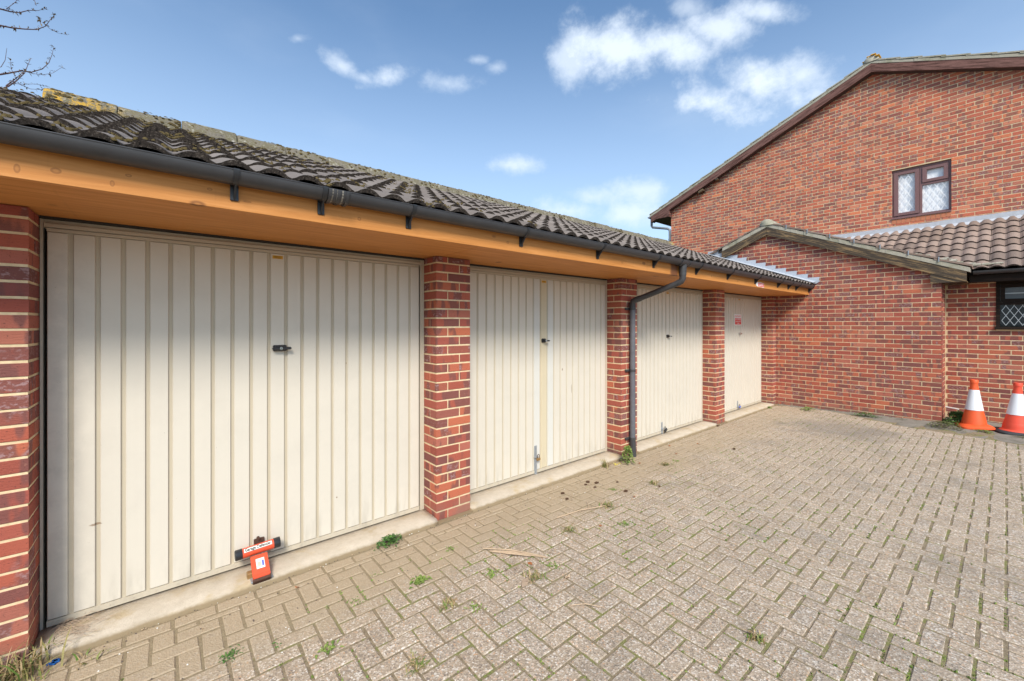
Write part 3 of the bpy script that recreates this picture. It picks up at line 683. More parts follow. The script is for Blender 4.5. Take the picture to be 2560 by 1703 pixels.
# doors
LF, RG = -.478, 1.612                               # leaf of the first door
GC0, GP = -.393, .101
def garage_door(k):
    dx = k*PT; d = MB()
    x0, x1, xi0, xi1 = -.503+dx, 1.663+dx, -.4915+dx, 1.626+dx
    fr = MB()
    fr.box(x0, xi0, .205, .30, .036, 2.14); fr.box(xi1, x1, .205, .30, .036, 2.14)
    fr.box(xi0, xi1, .212, .30, 2.095, 2.14); fr.box(xi0+.004, xi1-.004, .198, .212, 2.098, 2.118)
    d.box(xi0, xi1, .262, .268, .02, 2.10)
    door = d.build('garage_door', 'gap', gar)
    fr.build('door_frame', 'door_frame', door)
    sl = MB(); sl.box(x0, x1, .20, .32, 2.141, 2.175); sl.build('head_strip', 'bitumen', door)
    # pressed panels
    lx0, lx1 = LF+dx, RG+dx; zb, zt = .079, 2.076
    edges = [lx0]+[GC0+dx+i*GP for i in range(20)]+[lx1]
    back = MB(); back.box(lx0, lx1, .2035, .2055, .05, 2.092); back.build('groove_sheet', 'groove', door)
    n = 22; rl = MB(); rl.box(lx0, lx1, .1945, .2030, 2.0765, 2.094)
    for i in range(n):
        xx = lx0+.04+(lx1-lx0-.08)*i/(n-1); rl.cbox(xx-.004, xx+.004, .1925, .1948, 2.081, 2.089, .001)
    rl.build('top_rail', 'door_frame', door)
    rl = MB(); rl.box(lx0, lx1, .1915, .2030, .048, .078)
    for i in range(n):                              # rivets along both edges
        xx = lx0+.04+(lx1-lx0-.08)*i/(n-1); rl.cbox(xx-.004, xx+.004, .1895, .1916, .059, .067, .0015)
    rl.build('bottom_rail', 'door_frame', door)
    gw = .0085
    for i in range(21):
        a = edges[i]+(gw if i > 0 else 0); b = edges[i+1]-(gw if i < 20 else 0)
        mt = 'door'
        if k == 1 and i == 10: mt = 'door'
        p = MB(); s_ = .0035
        y0, y1 = .1945, .2030
        p.add([(a, y1, zb), (b, y1, zb), (b, y1, zt), (a, y1, zt), (a+s_, y0, zb+s_), (b-s_, y0, zb+s_), (b-s_, y0, zt-s_), (a+s_, y0, zt-s_)],
              [(4, 5, 6, 7), (0, 1, 5, 4), (1, 2, 6, 5), (2, 3, 7, 6), (3, 0, 4, 7)])
        o = p.build('panel', mt, door, loc=((a+b)/2, y0, (zb+zt)/2))
        if k == 1 and i == 10:
            o['label'] = 'yellowed centre panel under the handle'; o.data.materials[0] = MAT['door_y']
        if k == 1 and i in (9, 11): o.data.materials[0] = MAT['door_w']
    # yellow maker's label above the handle: print too small to read
    cx = .567+dx; lab = MB(); lab.box(cx-.031, cx+.031, .1938, .1944, 2.040, 2.062, 0)
    if k == 0:
        for i, w in enumerate((.024, .019, .021)): lab.box(cx-w, cx+w, .1934, .19375, 2.055-i*.0055, 2.0568-i*.0055, 1)
    else:
        for i, w in enumerate((.022, .017)): lab.box(cx-w, cx+w, .1934, .19375, 2.053-i*.006, 2.055-i*.006, 1)
    lab.build('door_label', ['yellow', 'rust'], door)
    # handle
    hx = .578+dx-(.02 if k else 0); hz = 1.439-(.012 if k else 0); h = MB()
    if k == 0:
        h.cbox(hx-.041, hx+.039, .170, .1943, hz-.021, hz+.021, .006); h.cbox(hx-.048, hx+.064, .150, .172, hz-.010, hz+.008, .005)
        h.cbox(hx-.030, hx+.028, .158, .172, hz-.016, hz+.016, .005)
        ho = h.build('handle', 'blackp', door)
        e = MB(); e.lathe([(.009, 0), (.009, .004)], (0, 0, 0), 14)
        e.v = [(hx+.002+v[0], .1500-v[2], hz+v[1]) for v in e.v]; e.build('lock_escutcheon', 'chrome', ho)
        e = MB(); e.box(hx+.001, hx+.003, .1452, .1458, hz-.004, hz+.004); e.build('keyhole', 'ink', ho)
    elif k < 3:
        h.cbox(hx-.028, hx+.024, .180, .1943, hz-.022, hz+.022, .005); h.cbox(hx-.012, hx+.014, .150, .182, hz-.011, hz+.011, .004); h.cbox(hx+.010, hx+.052, .146, .166, hz-.009, hz+.006, .005)
        ho = h.build('handle', 'blackp', door)
        e = MB(); e.cbox(hx-.010, hx+.012, .1462, .1502, hz-.009, hz+.009, .003); e.build('lock_escutcheon', 'galv', ho)
    else:
        h.tube([(hx, .1943, hz), (hx, .160, hz)], .020, 14); h.cbox(hx+.006, hx+.054, .158, .172, hz-.010, hz+.006, .004)
        ho = h.build('handle', 'chrome', door)
    # hasp bolted on the foot of the other doors
    if k:
        hx = {1: 2.940, 2: 5.400, 3: 7.980}[k]; zt_ = {1: .334, 2: .205, 3: .200}[k]; zb_ = {1: .012, 2: .020, 3: .046}[k]
        h = MB(); h.cbox(hx-.017, hx+.017, .1895, .1940, zb_+.03, zt_, .002); h.cbox(hx-.010, hx+.006, .182, .190, zb_, (zt_+zb_)*.55, .002); h.cbox(hx+.008, hx+.014, .184, .190, zb_+.02, (zt_+zb_)*.55, .002)
        h.cbox(hx-.026, hx+.020, .176, .1892, zt_-.125+(.02 if k > 1 else 0), zt_-.110+(.02 if k > 1 else 0), .003)
        h.tube([(hx, .190, zt_-.022), (hx, .186, zt_-.022)], .006, 8)
        h.build('hasp', 'galv', door)
    return door
for k in range(4): garage_door(k)

# soffit and fascia boards
FY = -.530
for xa, xb in ((-1.75, -.787), (-.783, 1.708), (1.7125, 4.183), (4.1875, 6.680), (6.6845, 9.324)):
    m = MB(); m.cbox(xa, xb, FY+.0015, .1985, SOF, SOF+.012, .0015); m.build('soffit_board', 'fascia', gar)
for xa, xb in ((-1.75, 4.452), (4.455, 9.324)):
    m = MB(); m.cbox(xa, xb, FY-.022, FY, SOF-.002, 2.345, .002); m.build('fascia_board', 'fascia', gar)
# roof
EY, EZ, SL = -.620, 2.338, .405
rv = Vector((0, 1, SL)).normalized(); RY = 2.22; RZ = EZ+SL*(RY-EY)
roof = MB()
poly = [Vector((-1.72, EY+.05, EZ-.045+SL*.05)), Vector((-1.72, RY, RZ-.05)), Vector((-1.72, 4.95, 2.42)), Vector((-1.72, 4.95, 2.38)), Vector((-1.72, RY, RZ-.12)), Vector((-1.72, EY+.05, EZ-.06+SL*.05))]
roof.prism(poly, Vector((9.24+1.72, 0, 0)))
roof = roof.build('roof', 'gap', gar)
tile_roof(roof, 'tile', (-1.70, EY, EZ-.010), (1, 0, 0), rv, 35, 9, .338, .013, 300)
# back slope, never seen from the yard
m = MB(); m.add([(-1.72, RY, RZ-.02), (9.24, RY, RZ-.02), (9.24, 5.0, 2.45), (-1.72, 5.0, 2.45)], [(0, 1, 2, 3)]); m.build('back_slope', 'tile', roof)
rx = -.79; rng = 0
while rx < 9.20:
    L = min(.44, 9.215-rx); m = MB(); n = 9
    jz = R.gauss(0, .004); jy = R.gauss(0, .004)
    for i, xx in enumerate((rx, rx+.02, rx+L*.5, rx+L-.012, rx+L)):
        for q in range(n):
            a = math.pi*q/(n-1); rr = (.128 if q not in (0, n-1) else .135)+(0 if i not in (0, 4) else -.004)+R.gauss(0, .0016)
            m.v.append((xx, RY+jy-math.cos(a)*rr*1.05, RZ-.045+jz+math.sin(a)*rr*1.08+R.gauss(0, .0012))); m.r.append(0)
    for i in range(4):
        for q in range(n-1): a = i*n+q; m.f.append((a, a+n, a+n+1, a+1)); m.mi.append(0); m.bt.append(0)
    m.f += [tuple(range(n)), tuple(range(4*n, 5*n))[::-1]]; m.mi += [0, 0]; m.bt += [0, 0]
    o = m.build('ridge_tile', 'ridge', roof, True, loc=(rx, RY, RZ)); rx += L+.006
# moss lumps lying in the tile valleys
m = MB()
for i in range(105):
    c = R.randrange(0, 26); rr = R.randrange(0, 9)
    x0_ = -1.70+c*WV+R.uniform(-.02, .02)
    if R.random() < max(0, (x0_-1.0)*.45): continue
    v0_ = rr*.338+R.uniform(-.006, .05)
    for j in range(R.randint(8, 26)):
        x = x0_+R.gauss(0, .026); v = v0_+R.gauss(0, .015)+(0 if v0_ > .02 else .01); y = EY+v*rv.y; z = EZ+v*rv.z+.006+tile_profile((x+1.70)/WV)*1.05+(.012 if v-rr*.338 > 0 else -.004)
        s_ = R.uniform(.003, .009); vs = []; n = 6
        for l, (fr_, hh) in enumerate(((1, -.4), (.9, .35), (.5, .75), (0.05, .85))):
            for q in range(n):
                a = 2*math.pi*q/n; w_ = R.uniform(.65, 1.3); vs.append((x+math.cos(a)*s_*fr_*w_*1.3, y+math.sin(a)*s_*fr_*w_, z+hh*s_*R.uniform(.7, 1.3)+math.sin(a)*s_*fr_*SL))
        m.add(vs, [(l*n+q, l*n+(q+1) % n, l*n+n+(q+1) % n, l*n+n+q) for l in range(3) for q in range(n)])
tag(m.build('roof_moss', 'mosstile', roof, True), kind='stuff')
m = MB()
for i in range(1500):
    x = -.75+9.9*R.random()**1.2; a = R.uniform(.2, 2.2)
    if math.sin(x*7.3)+math.sin(x*17.9+a*4)+R.gauss(0, .8) < .1: continue
    s_ = R.uniform(.004, .015); c = Vector((x, RY-math.cos(a)*.135, RZ-.045+math.sin(a)*.139))
    nrm = Vector((0, -math.cos(a), math.sin(a))); tg = Vector((0, math.sin(a), math.cos(a))); n = 6; vs = []
    for (fr_, hh) in ((1, -.1), (.8, .3), (.35, .5), (.03, .52)):
        for q in range(n):
            b = 2*math.pi*q/n; w_ = R.uniform(.7, 1.25); vs.append(c+Vector((math.cos(b)*s_*fr_*1.5*w_, 0, 0))+tg*(math.sin(b)*s_*fr_*w_)+nrm*(hh*s_*R.uniform(.7, 1.2)))
    m.add(vs, [(l*n+q, l*n+(q+1) % n, l*n+n+(q+1) % n, l*n+n+q) for l in range(3) for q in range(n)])
tag(m.build('ridge_moss', 'mosstile', roof, True), kind='stuff')
# stepped lead flashing where the roof meets the end wall
for i in range(11):
    tipy = -.725+i*.180; tipz = 2.480+i*.075
    if i == 10: tipy, tipz = 1.11, 3.225
    yb = tipy+.205; base = lambda y: EZ+SL*(y-EY)+.012
    inner = tipz+.004
    poly = [(tipy, tipz), (tipy+.02, base(tipy+.02)+.02), (tipy+.06, base(tipy+.06)), (yb+.02, base(yb+.02)), (yb+.035, tipz-.006), (yb, tipz)]
    if i == 0: poly = [(tipy, tipz), (tipy+.015, 2.42), (tipy-.01, 2.405), (tipy+.05, 2.36), (yb+.02, base(yb+.02)), (yb+.035, tipz-.006), (yb, tipz)]
    m = MB(); m.prism([Vector((9.314+R.uniform(-.003, .001)-i % 2*.002, y, z)) for y, z in poly], Vector((-.003, 0, 0)))
    m.build('lead_step', 'lead', gar)
m = MB(); m.add([(9.318, -.66, 2.40), (9.318, 1.3, EZ+SL*1.92+.06), (9.17, 1.3, EZ+SL*1.92+.042), (9.17, -.66, 2.372)], [(0, 1, 2, 3), (3, 2, 1, 0)])
m.build('lead_apron', 'lead', gar)
# gutter
GY, GZ, GR = -.590, 2.322, .056
def half_round(xa, xb, ro, ri, cy, cz, m, n=14, drop=0.0):
    for xx in (xa, xb):
        for rr in (ro, ri):
            for q in range(n+1):
                a = math.pi*q/n; m.v.append((xx, cy-math.cos(a)*rr, cz-math.sin(a)*rr+drop)); m.r.append(0)
    N = n+1; b = len(m.v)-4*N
    for q in range(n):
        m.f.append((b+q, b+q+1, b+2*N+q+1, b+2*N+q)); m.f.append((b+N+q, b+3*N+q, b+3*N+q+1, b+N+q+1))
        m.f.append((b+q, b+N+q, b+N+q+1, b+q+1)); m.f.append((b+2*N+q, b+2*N+q+1, b+3*N+q+1, b+3*N+q))
    m.f += [(b, b+2*N, b+3*N, b+N), (b+n, b+N+n, b+3*N+n, b+2*N+n)]
    k = n*4+2; m.mi += [0]*k; m.bt += [0]*k
m = MB(); half_round(-1.75, 4.40, GR, GR-.003, GY, GZ, m)
for xx in (-1.75,): m.tube([(xx, GY-GR+.001, GZ+.001), (4.40, GY-GR+.001, GZ+.001)], .0035, 6)
gut = m.build('gutter', 'upvc_blk', gar, False); smooth_by_angle(gut)
m = MB(); half_round(4.60, 9.325, GR, GR-.003, GY, GZ, m); m.tube([(4.60, GY-GR+.001, GZ+.001), (9.325, GY-GR+.001, GZ+.001)], .0035, 6)
g2 = m.build('gutter', 'upvc_blk', gar); smooth_by_angle(g2)
def bracket(xx, parent):
    m = MB(); half_round(xx-.011, xx+.011, GR+.0065, GR+.0005, GY, GZ, m); m.cbox(xx-.013, xx+.013, GY-GR-.006, GY-GR+.006, GZ-.006, GZ+.006, .002)
    pl = [Vector((xx-.004, FY-.023, GZ-.005)), Vector((xx-.004, FY-.023, GZ-.115)), Vector((xx-.004, FY-.032, GZ-.120)), Vector((xx-.004, GY-GR*.55, GZ-GR*.86))]
    m.prism(pl, Vector((.008, 0, 0))); m.cbox(xx-.017, xx+.017, FY-.030, FY-.0225, GZ-.125, GZ-.01, .003)
    o = m.build('gutter_bracket', 'blackp', parent); smooth_by_angle(o)
for xx in (-.69, .246, .640, 1.154, 2.088, 3.016, 3.95): bracket(xx, gut)
for xx in (4.883, 5.758, 6.705, 7.649, 8.149, 8.557, 9.300): bracket(xx, g2)
m = MB(); half_round(.655, .765, GR+.005, GR+.0002, GY, GZ, m)
for xx in (.655, .700, .745): half_round(xx, xx+.016, GR+.010, GR+.004, GY, GZ, m)
o = m.build('gutter_union', 'upvc_blk', gut); smooth_by_angle(o)
m = MB()
for q in range(4):                                  # dried silicone smears on the joint
    half_round(.672+q*.026, .680+q*.026, GR+.0055, GR+.004, GY, GZ, m, 10); 
m.build('sealant', 'haunch', gut)
m = MB(); half_round(4.40, 4.60, GR+.006, GR-.002, GY, GZ, m); half_round(4.40, 4.425, GR+.010, GR+.004, GY, GZ, m); half_round(4.575, 4.60, GR+.010, GR+.004, GY, GZ, m)
m.tube([(4.5, GY, GZ-.045), (4.5, GY, GZ-.135)], [.046, .040], 16)
o = m.build('gutter_outlet', 'upvc_blk', g2); smooth_by_angle(o)
# downpipe
dp = MB(); PX, PY = 4.325, -.048
dp.tube([(PX, PY, 1.865), (PX, PY, .21)], .034, 16); dpo = dp.build('downpipe', 'upvc_gry', gar); smooth_by_angle(dpo)
m = MB(); m.tube([(4.5, GY, GZ-.10), (4.5, GY, GZ-.165)], .040, 16); m.tube([(4.5, GY, GZ-.165), (4.5, GY, GZ-.20), (4.497, GY+.018, GZ-.232), (4.488, GY+.05, GZ-.25)], .036, 16)
m.tube([(4.488, GY+.05, GZ-.25), (PX+.012, PY-.05, 1.895)], .0335, 16); m.tube([(PX+.03, PY-.095, 1.913), (PX+.010, PY-.045, 1.898), (PX, PY-.012, 1.878), (PX, PY, 1.85), (PX, PY, 1.80)], .037, 16)
o = m.build('swan_neck', 'upvc_blk', dpo); smooth_by_angle(o)
m = MB(); m.tube([(PX, PY, .215), (PX+.003, PY-.008, -.01)], .036, 16); o = m.build('pipe_shoe', 'upvc_blk', dpo); smooth_by_angle(o)
for zz in (1.785, 1.040, .217):
    m = MB(); m.tube([(PX, PY, zz-.014), (PX, PY, zz+.014)], .0385, 16); m.cbox(PX-.095, PX-.03, -.022, -.0005, zz-.013, zz+.013, .003); m.cbox(PX-.05, PX+.05, -.016, -.001, zz-.012, zz+.012, .002)
    o = m.build('pipe_clip', 'upvc_blk', dpo); smooth_by_angle(o)

# ================================================================== BRICK EXTENSION (end wall with gable, set-back wall, lean-to roof)
EX, EYC, SX = 9.328, -2.298, 9.93
GS = .428; GAY, GAZ = .14, 3.394                    # slope and apex of the gable's board edge
ext = empty('brick_extension', (9.9, -1.0, 0), 'single storey brick extension with small gable facing the garages and diamond leaded window', 'building')
m = MB()
topz = lambda y: GAZ-GS*abs(y-GAY)+.06
m.prism([Vector((EX+MREC, EYC+MREC, -.1)), Vector((EX+MREC, EYC+MREC, topz(EYC))), Vector((EX+MREC, GAY, topz(GAY))), Vector((EX+MREC, 2.2, topz(2.2))), Vector((EX+MREC, 2.2, -.1))], Vector((.25, 0, 0)))
m.box(EX+MREC+.003, SX+.2, EYC+MREC, EYC+.2, -.1, 2.30)
gw_ = m.build('gable_wall', 'mortar', ext)
eb = Bricks()
k = 0
pl = [(GS, 1, GAZ+GS*GAY+.05), (-GS, 1, GAZ-GS*GAY+.05)]
# corner bricks: alternate headers and stretchers round the corner
for k in range(31):
    za, zb = k*CO+JT*.5, k*CO+CO-JT*.5
    if zb > 2.285: break
    zc = (za+zb)/2
    if k % 2: eb.box((EX+.1075, EYC+.05125, zc), (.215, .1025, .065), gw_); s0 = EX+.225
    else: eb.box((EX+.05125, EYC+.1075, zc), (.1025, .215, .065), gw_); s0 = EX+.1125
    u = s0
    while u < SX-.03:
        b = min(u+.215, SX-.004); eb.box(((u+b)/2, EYC+.05125, zc), (b-u, .1025, .065), gw_); u += .225
def skip_corner(p, q, za, zb): return (p+q)/2 < EYC+.1+(0.0 if int(round((za-.005)/CO)) % 2 else .05) and zb < 2.29
def endwall():
    # rows: the bond starts after the corner brick
    for k in range(0, 47):
        za, zb = k*CO+JT*.5, k*CO+CO-JT*.5
        st = EYC+(.1125 if k % 2 else .225)
        if zb > 2.285: st = EYC+(.1125 if k % 2 else .225)-.225
        u = st
        while u < 2.0:
            p, q = u, u+.215; u += .225
            if q > 1.6 and zb < 2.4: pass
            poly = [(p, za), (q, za), (q, zb), (p, zb)]; cutp = poly
            for P_ in pl:
                cutp = clip_poly(cutp, *P_)
                if len(cutp) < 3: break
            if len(cutp) < 3 or area(cutp) < .0005: continue
            if p > .35 and zb < 2.15: continue
            if abs(area(cutp)-area(poly)) < 1e-7: eb.box((EX+.05125+R.uniform(-.001, .0008), (p+q)/2, (za+zb)/2), (.1025, .215, .065), gw_)
            else: eb.cut([Vector((EX, a, b)) for a, b in cutp], Vector((.1025, 0, 0)), gw_)
endwall()
WY0, WY1, WZ0, WZ1 = -4.02, -2.846, 1.519, 2.262
m = MB(); m.box(SX+MREC, SX+.25, WY1, EYC+.002, -.1, 2.40); m.box(SX+MREC, SX+.25, -7.0, WY0, -.1, 2.40); m.box(SX+MREC, SX+.25, WY0, WY1, -.1, WZ0)
sw_ = m.build('side_wall', 'mortar', ext)
wall_bricks(eb, sw_, 'x', SX, 1, -5.6, EYC-.012, .0, 2.36, holes=((WY0, WY1, WZ0, 2.5),), shift=EYC-.012+.10)
eb.build(300)
# barge boards with boxed end, verge mortar, verge tiles, clips and ridge cap
def slope_strip(x0, x1, ya, yb, z_at, za, zb_, cap=True):
    return [Vector((x0, ya, z_at(ya)+za)), Vector((x0, yb, z_at(yb)+za)), Vector((x0, yb, z_at(yb)+zb_)), Vector((x0, ya, z_at(ya)+zb_))]
zr = lambda y: GAZ-GS*(GAY-y)                       # right-hand slope, y<GAY
zl = lambda y: GAZ-GS*(y-GAY)
GX = 9.25
m = MB(); m.prism([Vector((GX, GAY-.002, zr(GAY-.002))), Vector((GX, GAY-.002, zr(GAY-.002)+.165)), Vector((GX, -2.567, zr(-2.567)+.165)), Vector((GX, -2.567, 2.2495)), Vector((GX, -2.54, 2.2495))], Vector((.024, 0, 0)))
m.build('barge_board', 'barge_g', ext)
m = MB(); m.prism([Vector((GX-.001, GAY+.002, zl(GAY+.002))), Vector((GX-.001, 1.02, zl(1.02))), Vector((GX-.001, 1.02, zl(1.02)+.155)), Vector((GX-.001, GAY+.002, zl(GAY+.002)+.165))], Vector((.024, 0, 0)))
m.build('barge_board', 'barge_g', ext)
m = MB(); m.prism([Vector((GX+.006, -2.18, zr(-2.18)+.02)), Vector((GX+.006, -2.18, 2.247)), Vector((GX+.006, -2.555, 2.247)), Vector((GX+.006, -2.555, zr(-2.555)+.02))], Vector((.02, 0, 0)))
m.box(GX+.024, SX, -2.567, EYC+.03, 2.2475, 2.258); m.build('boxed_eave', 'barge_g', ext)
m = MB(); n = 26
for i in range(n):
    ya, yb = GAY-(GAY+2.60)*i/n, GAY-(GAY+2.60)*(i+1)/n; t0, t1 = R.uniform(-.004, .003), R.uniform(-.004, .003)
    m.prism([Vector((GX-.004+t0, ya, zr(ya)+.1655)), Vector((GX-.004+t0, ya, zr(ya)+.232)), Vector((GX-.004+t0, yb, zr(yb)+.232)), Vector((GX-.004+t0, yb, zr(yb)+.1655))], Vector((.08, 0, 0)))
n = 9
for i in range(n):
    ya, yb = GAY+(1.0-GAY)*i/n, GAY+(1.0-GAY)*(i+1)/n; t0 = R.uniform(-.004, .003)
    m.prism([Vector((GX-.005+t0, ya, zl(ya)+.1605)), Vector((GX-.005+t0, yb, zl(yb)+.1605)), Vector((GX-.005+t0, yb, zl(yb)+.228)), Vector((GX-.005+t0, ya, zl(ya)+.232))], Vector((.08, 0, 0)))
m.build('verge_mortar', 'verge', ext)
eroof = MB()
eroof.prism([Vector((GX+.08, GAY, GAZ+.225)), Vector((GX+.08, -2.60, zr(-2.60)+.225)), Vector((GX+.08, -2.60, zr(-2.60)+.17)), Vector((GX+.08, GAY, GAZ+.165)), Vector((GX+.08, 1.55, zl(1.55)+.165)), Vector((GX+.08, 1.55, zl(1.55)+.22))], Vector((2.45, 0, 0)))
er = eroof.build('gable_roof', 'tile', ext)
for i in range(8):                                  # overlapping verge tile ends
    yb = -2.62+i*.345; ya = min(yb+.40, GAY-.06); tl = .022
    m = MB(); m.prism([Vector((GX-.012, yb, zr(yb)+.233+tl)), Vector((GX-.012, ya, zr(ya)+.230)), Vector((GX-.012, ya, zr(ya)+.256)), Vector((GX-.012, yb, zr(yb)+.262+tl))], Vector((.30, 0, 0)))
    m.build('verge_tile', 'tile_b', er)
    if i > 0:
        m = MB(); m.cbox(GX-.022, GX-.013, yb-.006, yb+.006, zr(yb)+.212, zr(yb)+.290, .002); m.cbox(GX-.022, GX+.04, yb-.006, yb+.006, zr(yb)+.2855, zr(yb)+.292, .002); m.build('verge_clip', 'galv', er)
for i in range(5):
    yb = 1.50-i*.31; ya = max(yb-.37, GAY+.06); tl = .02
    m = MB(); m.prism([Vector((GX-.012, yb, zl(yb)+.231+tl)), Vector((GX-.012, yb, zl(yb)+.257+tl)), Vector((GX-.012, ya, zl(ya)+.254)), Vector((GX-.012, ya, zl(ya)+.228))], Vector((.30, 0, 0)))
    m.build('verge_tile', 'tile_b', er)
xx = GX-.02
while xx < 11.7:
    m = MB(); n = 9; L = .44
    for x_ in (xx, xx+.015, xx+L):
        for q in range(n):
            a = math.pi*q/(n-1); m.v.append((x_, GAY-math.cos(a)*.125, GAZ+.195+math.sin(a)*(.128 if x_ > xx else .122))); m.r.append(0)
    for i in range(2):
        for q in range(n-1): a = i*n+q; m.f.append((a, a+n, a+n+1, a+1)); m.mi.append(0); m.bt.append(0)
    m.f += [tuple(range(n)), tuple(range(2*n, 3*n))[::-1]]; m.mi += [0, 0]; m.bt += [0, 0]
    m.build('ridge_tile', 'verge', er, True); xx += L+.006
# lean-to roof against the house
LX, LZ, LSL = 9.53, 2.448, .487; HX = 11.82
lv = Vector((1, 0, LSL)).normalized()
m = MB(); m.prism([Vector((LX+.05, -7, LZ-.02)), Vector((HX, -7, LZ+LSL*(HX-LX)-.045)), Vector((HX, -7, LZ+LSL*(HX-LX)-.12)), Vector((LX+.05, -7, LZ-.09))], Vector((0, 4.6, 0)))
lr = m.build('lean_to_roof', 'gap', ext)
tile_roof(lr, 'tile_b', (LX, .65, LZ-.012), (0, -1, 0), lv, 24, 8, .318, .018, 300,
          keep=lambda c: c.z+.14 > (zr(c.y) if c.y < GAY else zl(c.y))+.225)
m = MB()
for i in range(70):                                 # mossy grit and droppings caught in the valley
    y = R.uniform(-2.9, -.9); zz = zr(y)+.25; x = LX+(zz-LZ)/LSL; x = min(max(x+R.uniform(-.12, .12), LX+.05), 11.7); z = LZ+LSL*(x-LX)+.05; s_ = R.uniform(.008, .028)
    m.cbox(x-s_, x+s_, y-s_*1.6, y+s_*1.6, z-s_, z+s_*.5, s_*.4)
tag(m.build('valley_debris', 'verge', lr), kind='stuff')
# lean-to fascia, soffit and gutter
m = MB(); m.cbox(9.62, 9.642, -7, -2.58, 2.248, 2.40, .002); m.build('fascia_board', 'darkwood', ext)
m = MB(); m.cbox(9.643, SX+.01, -7, EYC-.004, 2.262, 2.272, .002); m.build('soffit_board', 'darkwood', ext)
m = MB(); n = 14; cx_, cz_, rr_ = 9.565, 2.418, .053
for yy in (-7.0, -2.62):
    for q in range(n+1): a = math.pi*q/n; m.v.append((cx_-math.cos(a)*rr_, yy, cz_-math.sin(a)*rr_)); m.r.append(0)
for q in range(n): m.f.append((q, q+1, n+2+q, n+1+q)); m.mi.append(0); m.bt.append(0)
m.f.append(tuple(range(n+1, 2*n+2))); m.mi.append(0); m.bt.append(0)
for yy in (-2.66, -2.80, -3.0, -3.9): 
    for y2 in (yy, yy-.02):
        for q in range(n+1): a = math.pi*q/n; m.v.append((cx_-math.cos(a)*(rr_+.004), y2, cz_-math.sin(a)*(rr_+.004))); m.r.append(0)
    b = len(m.v)-2*(n+1)
    for q in range(n): m.f.append((b+q, b+q+1, b+n+2+q, b+n+1+q)); m.mi.append(0); m.bt.append(0)
o = m.build('gutter', 'upvc_blk', ext); smooth_by_angle(o)
# leaded window in the set-back wall
wf = MB(); fx0, fx1 = SX-.018, SX+.06
wf.box(fx0, fx1, WY1-.042, WY1, WZ0+.04, WZ1+.1); wf.box(fx0, fx1, WY0, WY0+.042, WZ0+.04, WZ1+.1); wf.box(fx0, fx1, WY0+.042, WY1-.042, 1.898, 1.940)
wf.box(fx0, fx1, WY0+.042, WY1-.042, 2.226, WZ1+.1); wf.box(fx0, fx1, -3.46, -3.40, WZ0+.04, 1.898)
wf.cbox(SX-.055, fx1, WY0-.02, WY1+.012, WZ0, WZ0+.040, .004)
win = wf.build('window', 'darkwood', ext)
for (ya, yb) in ((-3.395, WY1-.046), (-3.90, -3.465)):
    s_ = MB(); a, b, c, d = 1.944, 2.222, ya, yb
    s_.box(fx0-.008, fx1-.03, c, c+.05, a, b); s_.box(fx0-.008, fx1-.03, d-.046, d, a, b); s_.box(fx0-.008, fx1-.03, c+.05, d-.046, a, a+.048); s_.box(fx0-.008, fx1-.03, c+.05, d-.046, b-.055, b)
    s_.build('top_sash', 'darkwood', win)
m = MB(); m.add([(SX+.02, WY0+.042, WZ0+.04), (SX+.02, WY1-.042, WZ0+.04), (SX+.02, WY1-.042, 2.226), (SX+.02, WY0+.042, 2.226)], [(0, 1, 2, 3)]); m.build('pane', 'glass', win)
m = MB(); m.box(SX+.30, SX+.32, WY0-.2, WY1+.2, 1.3, 2.4); m.build('room_back', 'room', win)
m = MB(); m.box(SX+.10, SX+.11, WY0+.05, WY1-.05, 1.95, 2.22); m.build('blind', 'blind', win)
m = MB(); m.box(SX+.012, SX+.018, WY0+.05, WY1-.09, 2.068, 2.084); m.build('blind_rail', 'leadcame', win)
lead = MB(); c0, c1, b0, b1 = -3.395, WY1-.058, 1.582, 1.896; sy, sz = .082, .152
def leadbar(p, q, w=.0065):
    p, q = Vector(p), Vector(q); t = (q-p).normalized(); nn = Vector((0, -t.z, t.y))*w/2
    lead.prism([p-nn, q-nn, q+nn, p+nn], Vector((-.004, 0, 0)))
for i in range(-8, 20):
    for sgn in (1, -1):
        # line y = c1 - sy*i*.. + sgn*(z-b0)*sy/sz, clipped to the light
        pts = []
        y_b = c1-.5*sy-sy*i; y_t = y_b+sgn*(b1-b0)*sy/sz
        p, q = (y_b, b0), (y_t, b1)
        poly = [p, q]
        def cl(p, q):
            (ya, za), (yb2, zb2) = p, q
            for lim, s2 in ((c0, 1), (c1, -1)):
                da, db = (ya-lim)*s2, (yb2-lim)*s2
                if da < 0 and db < 0: return None
                if da < 0: t = da/(da-db); ya, za = ya+t*(yb2-ya), za+t*(zb2-za)
                elif db < 0: t = db/(db-da); yb2, zb2 = yb2+t*(ya-yb2), zb2+t*(za-zb2)
            return (ya, za), (yb2, zb2)
        r_ = cl(p, q)
        if r_ and abs(r_[0][1]-r_[1][1]) > .02: leadbar((SX+.0185-(.0045 if sgn > 0 else 0), r_[0][0], r_[0][1]), (SX+.0185-(.0045 if sgn > 0 else 0), r_[1][0], r_[1][1]))
lead.build('lead_lattice', 'leadcame', win)
# white overflow pipe
m = MB(); m.tube([(9.80, EYC-.01, .245), (9.76, -2.46, .232)], .011, 10); m.build('overflow_pipe', 'whitep', ext)

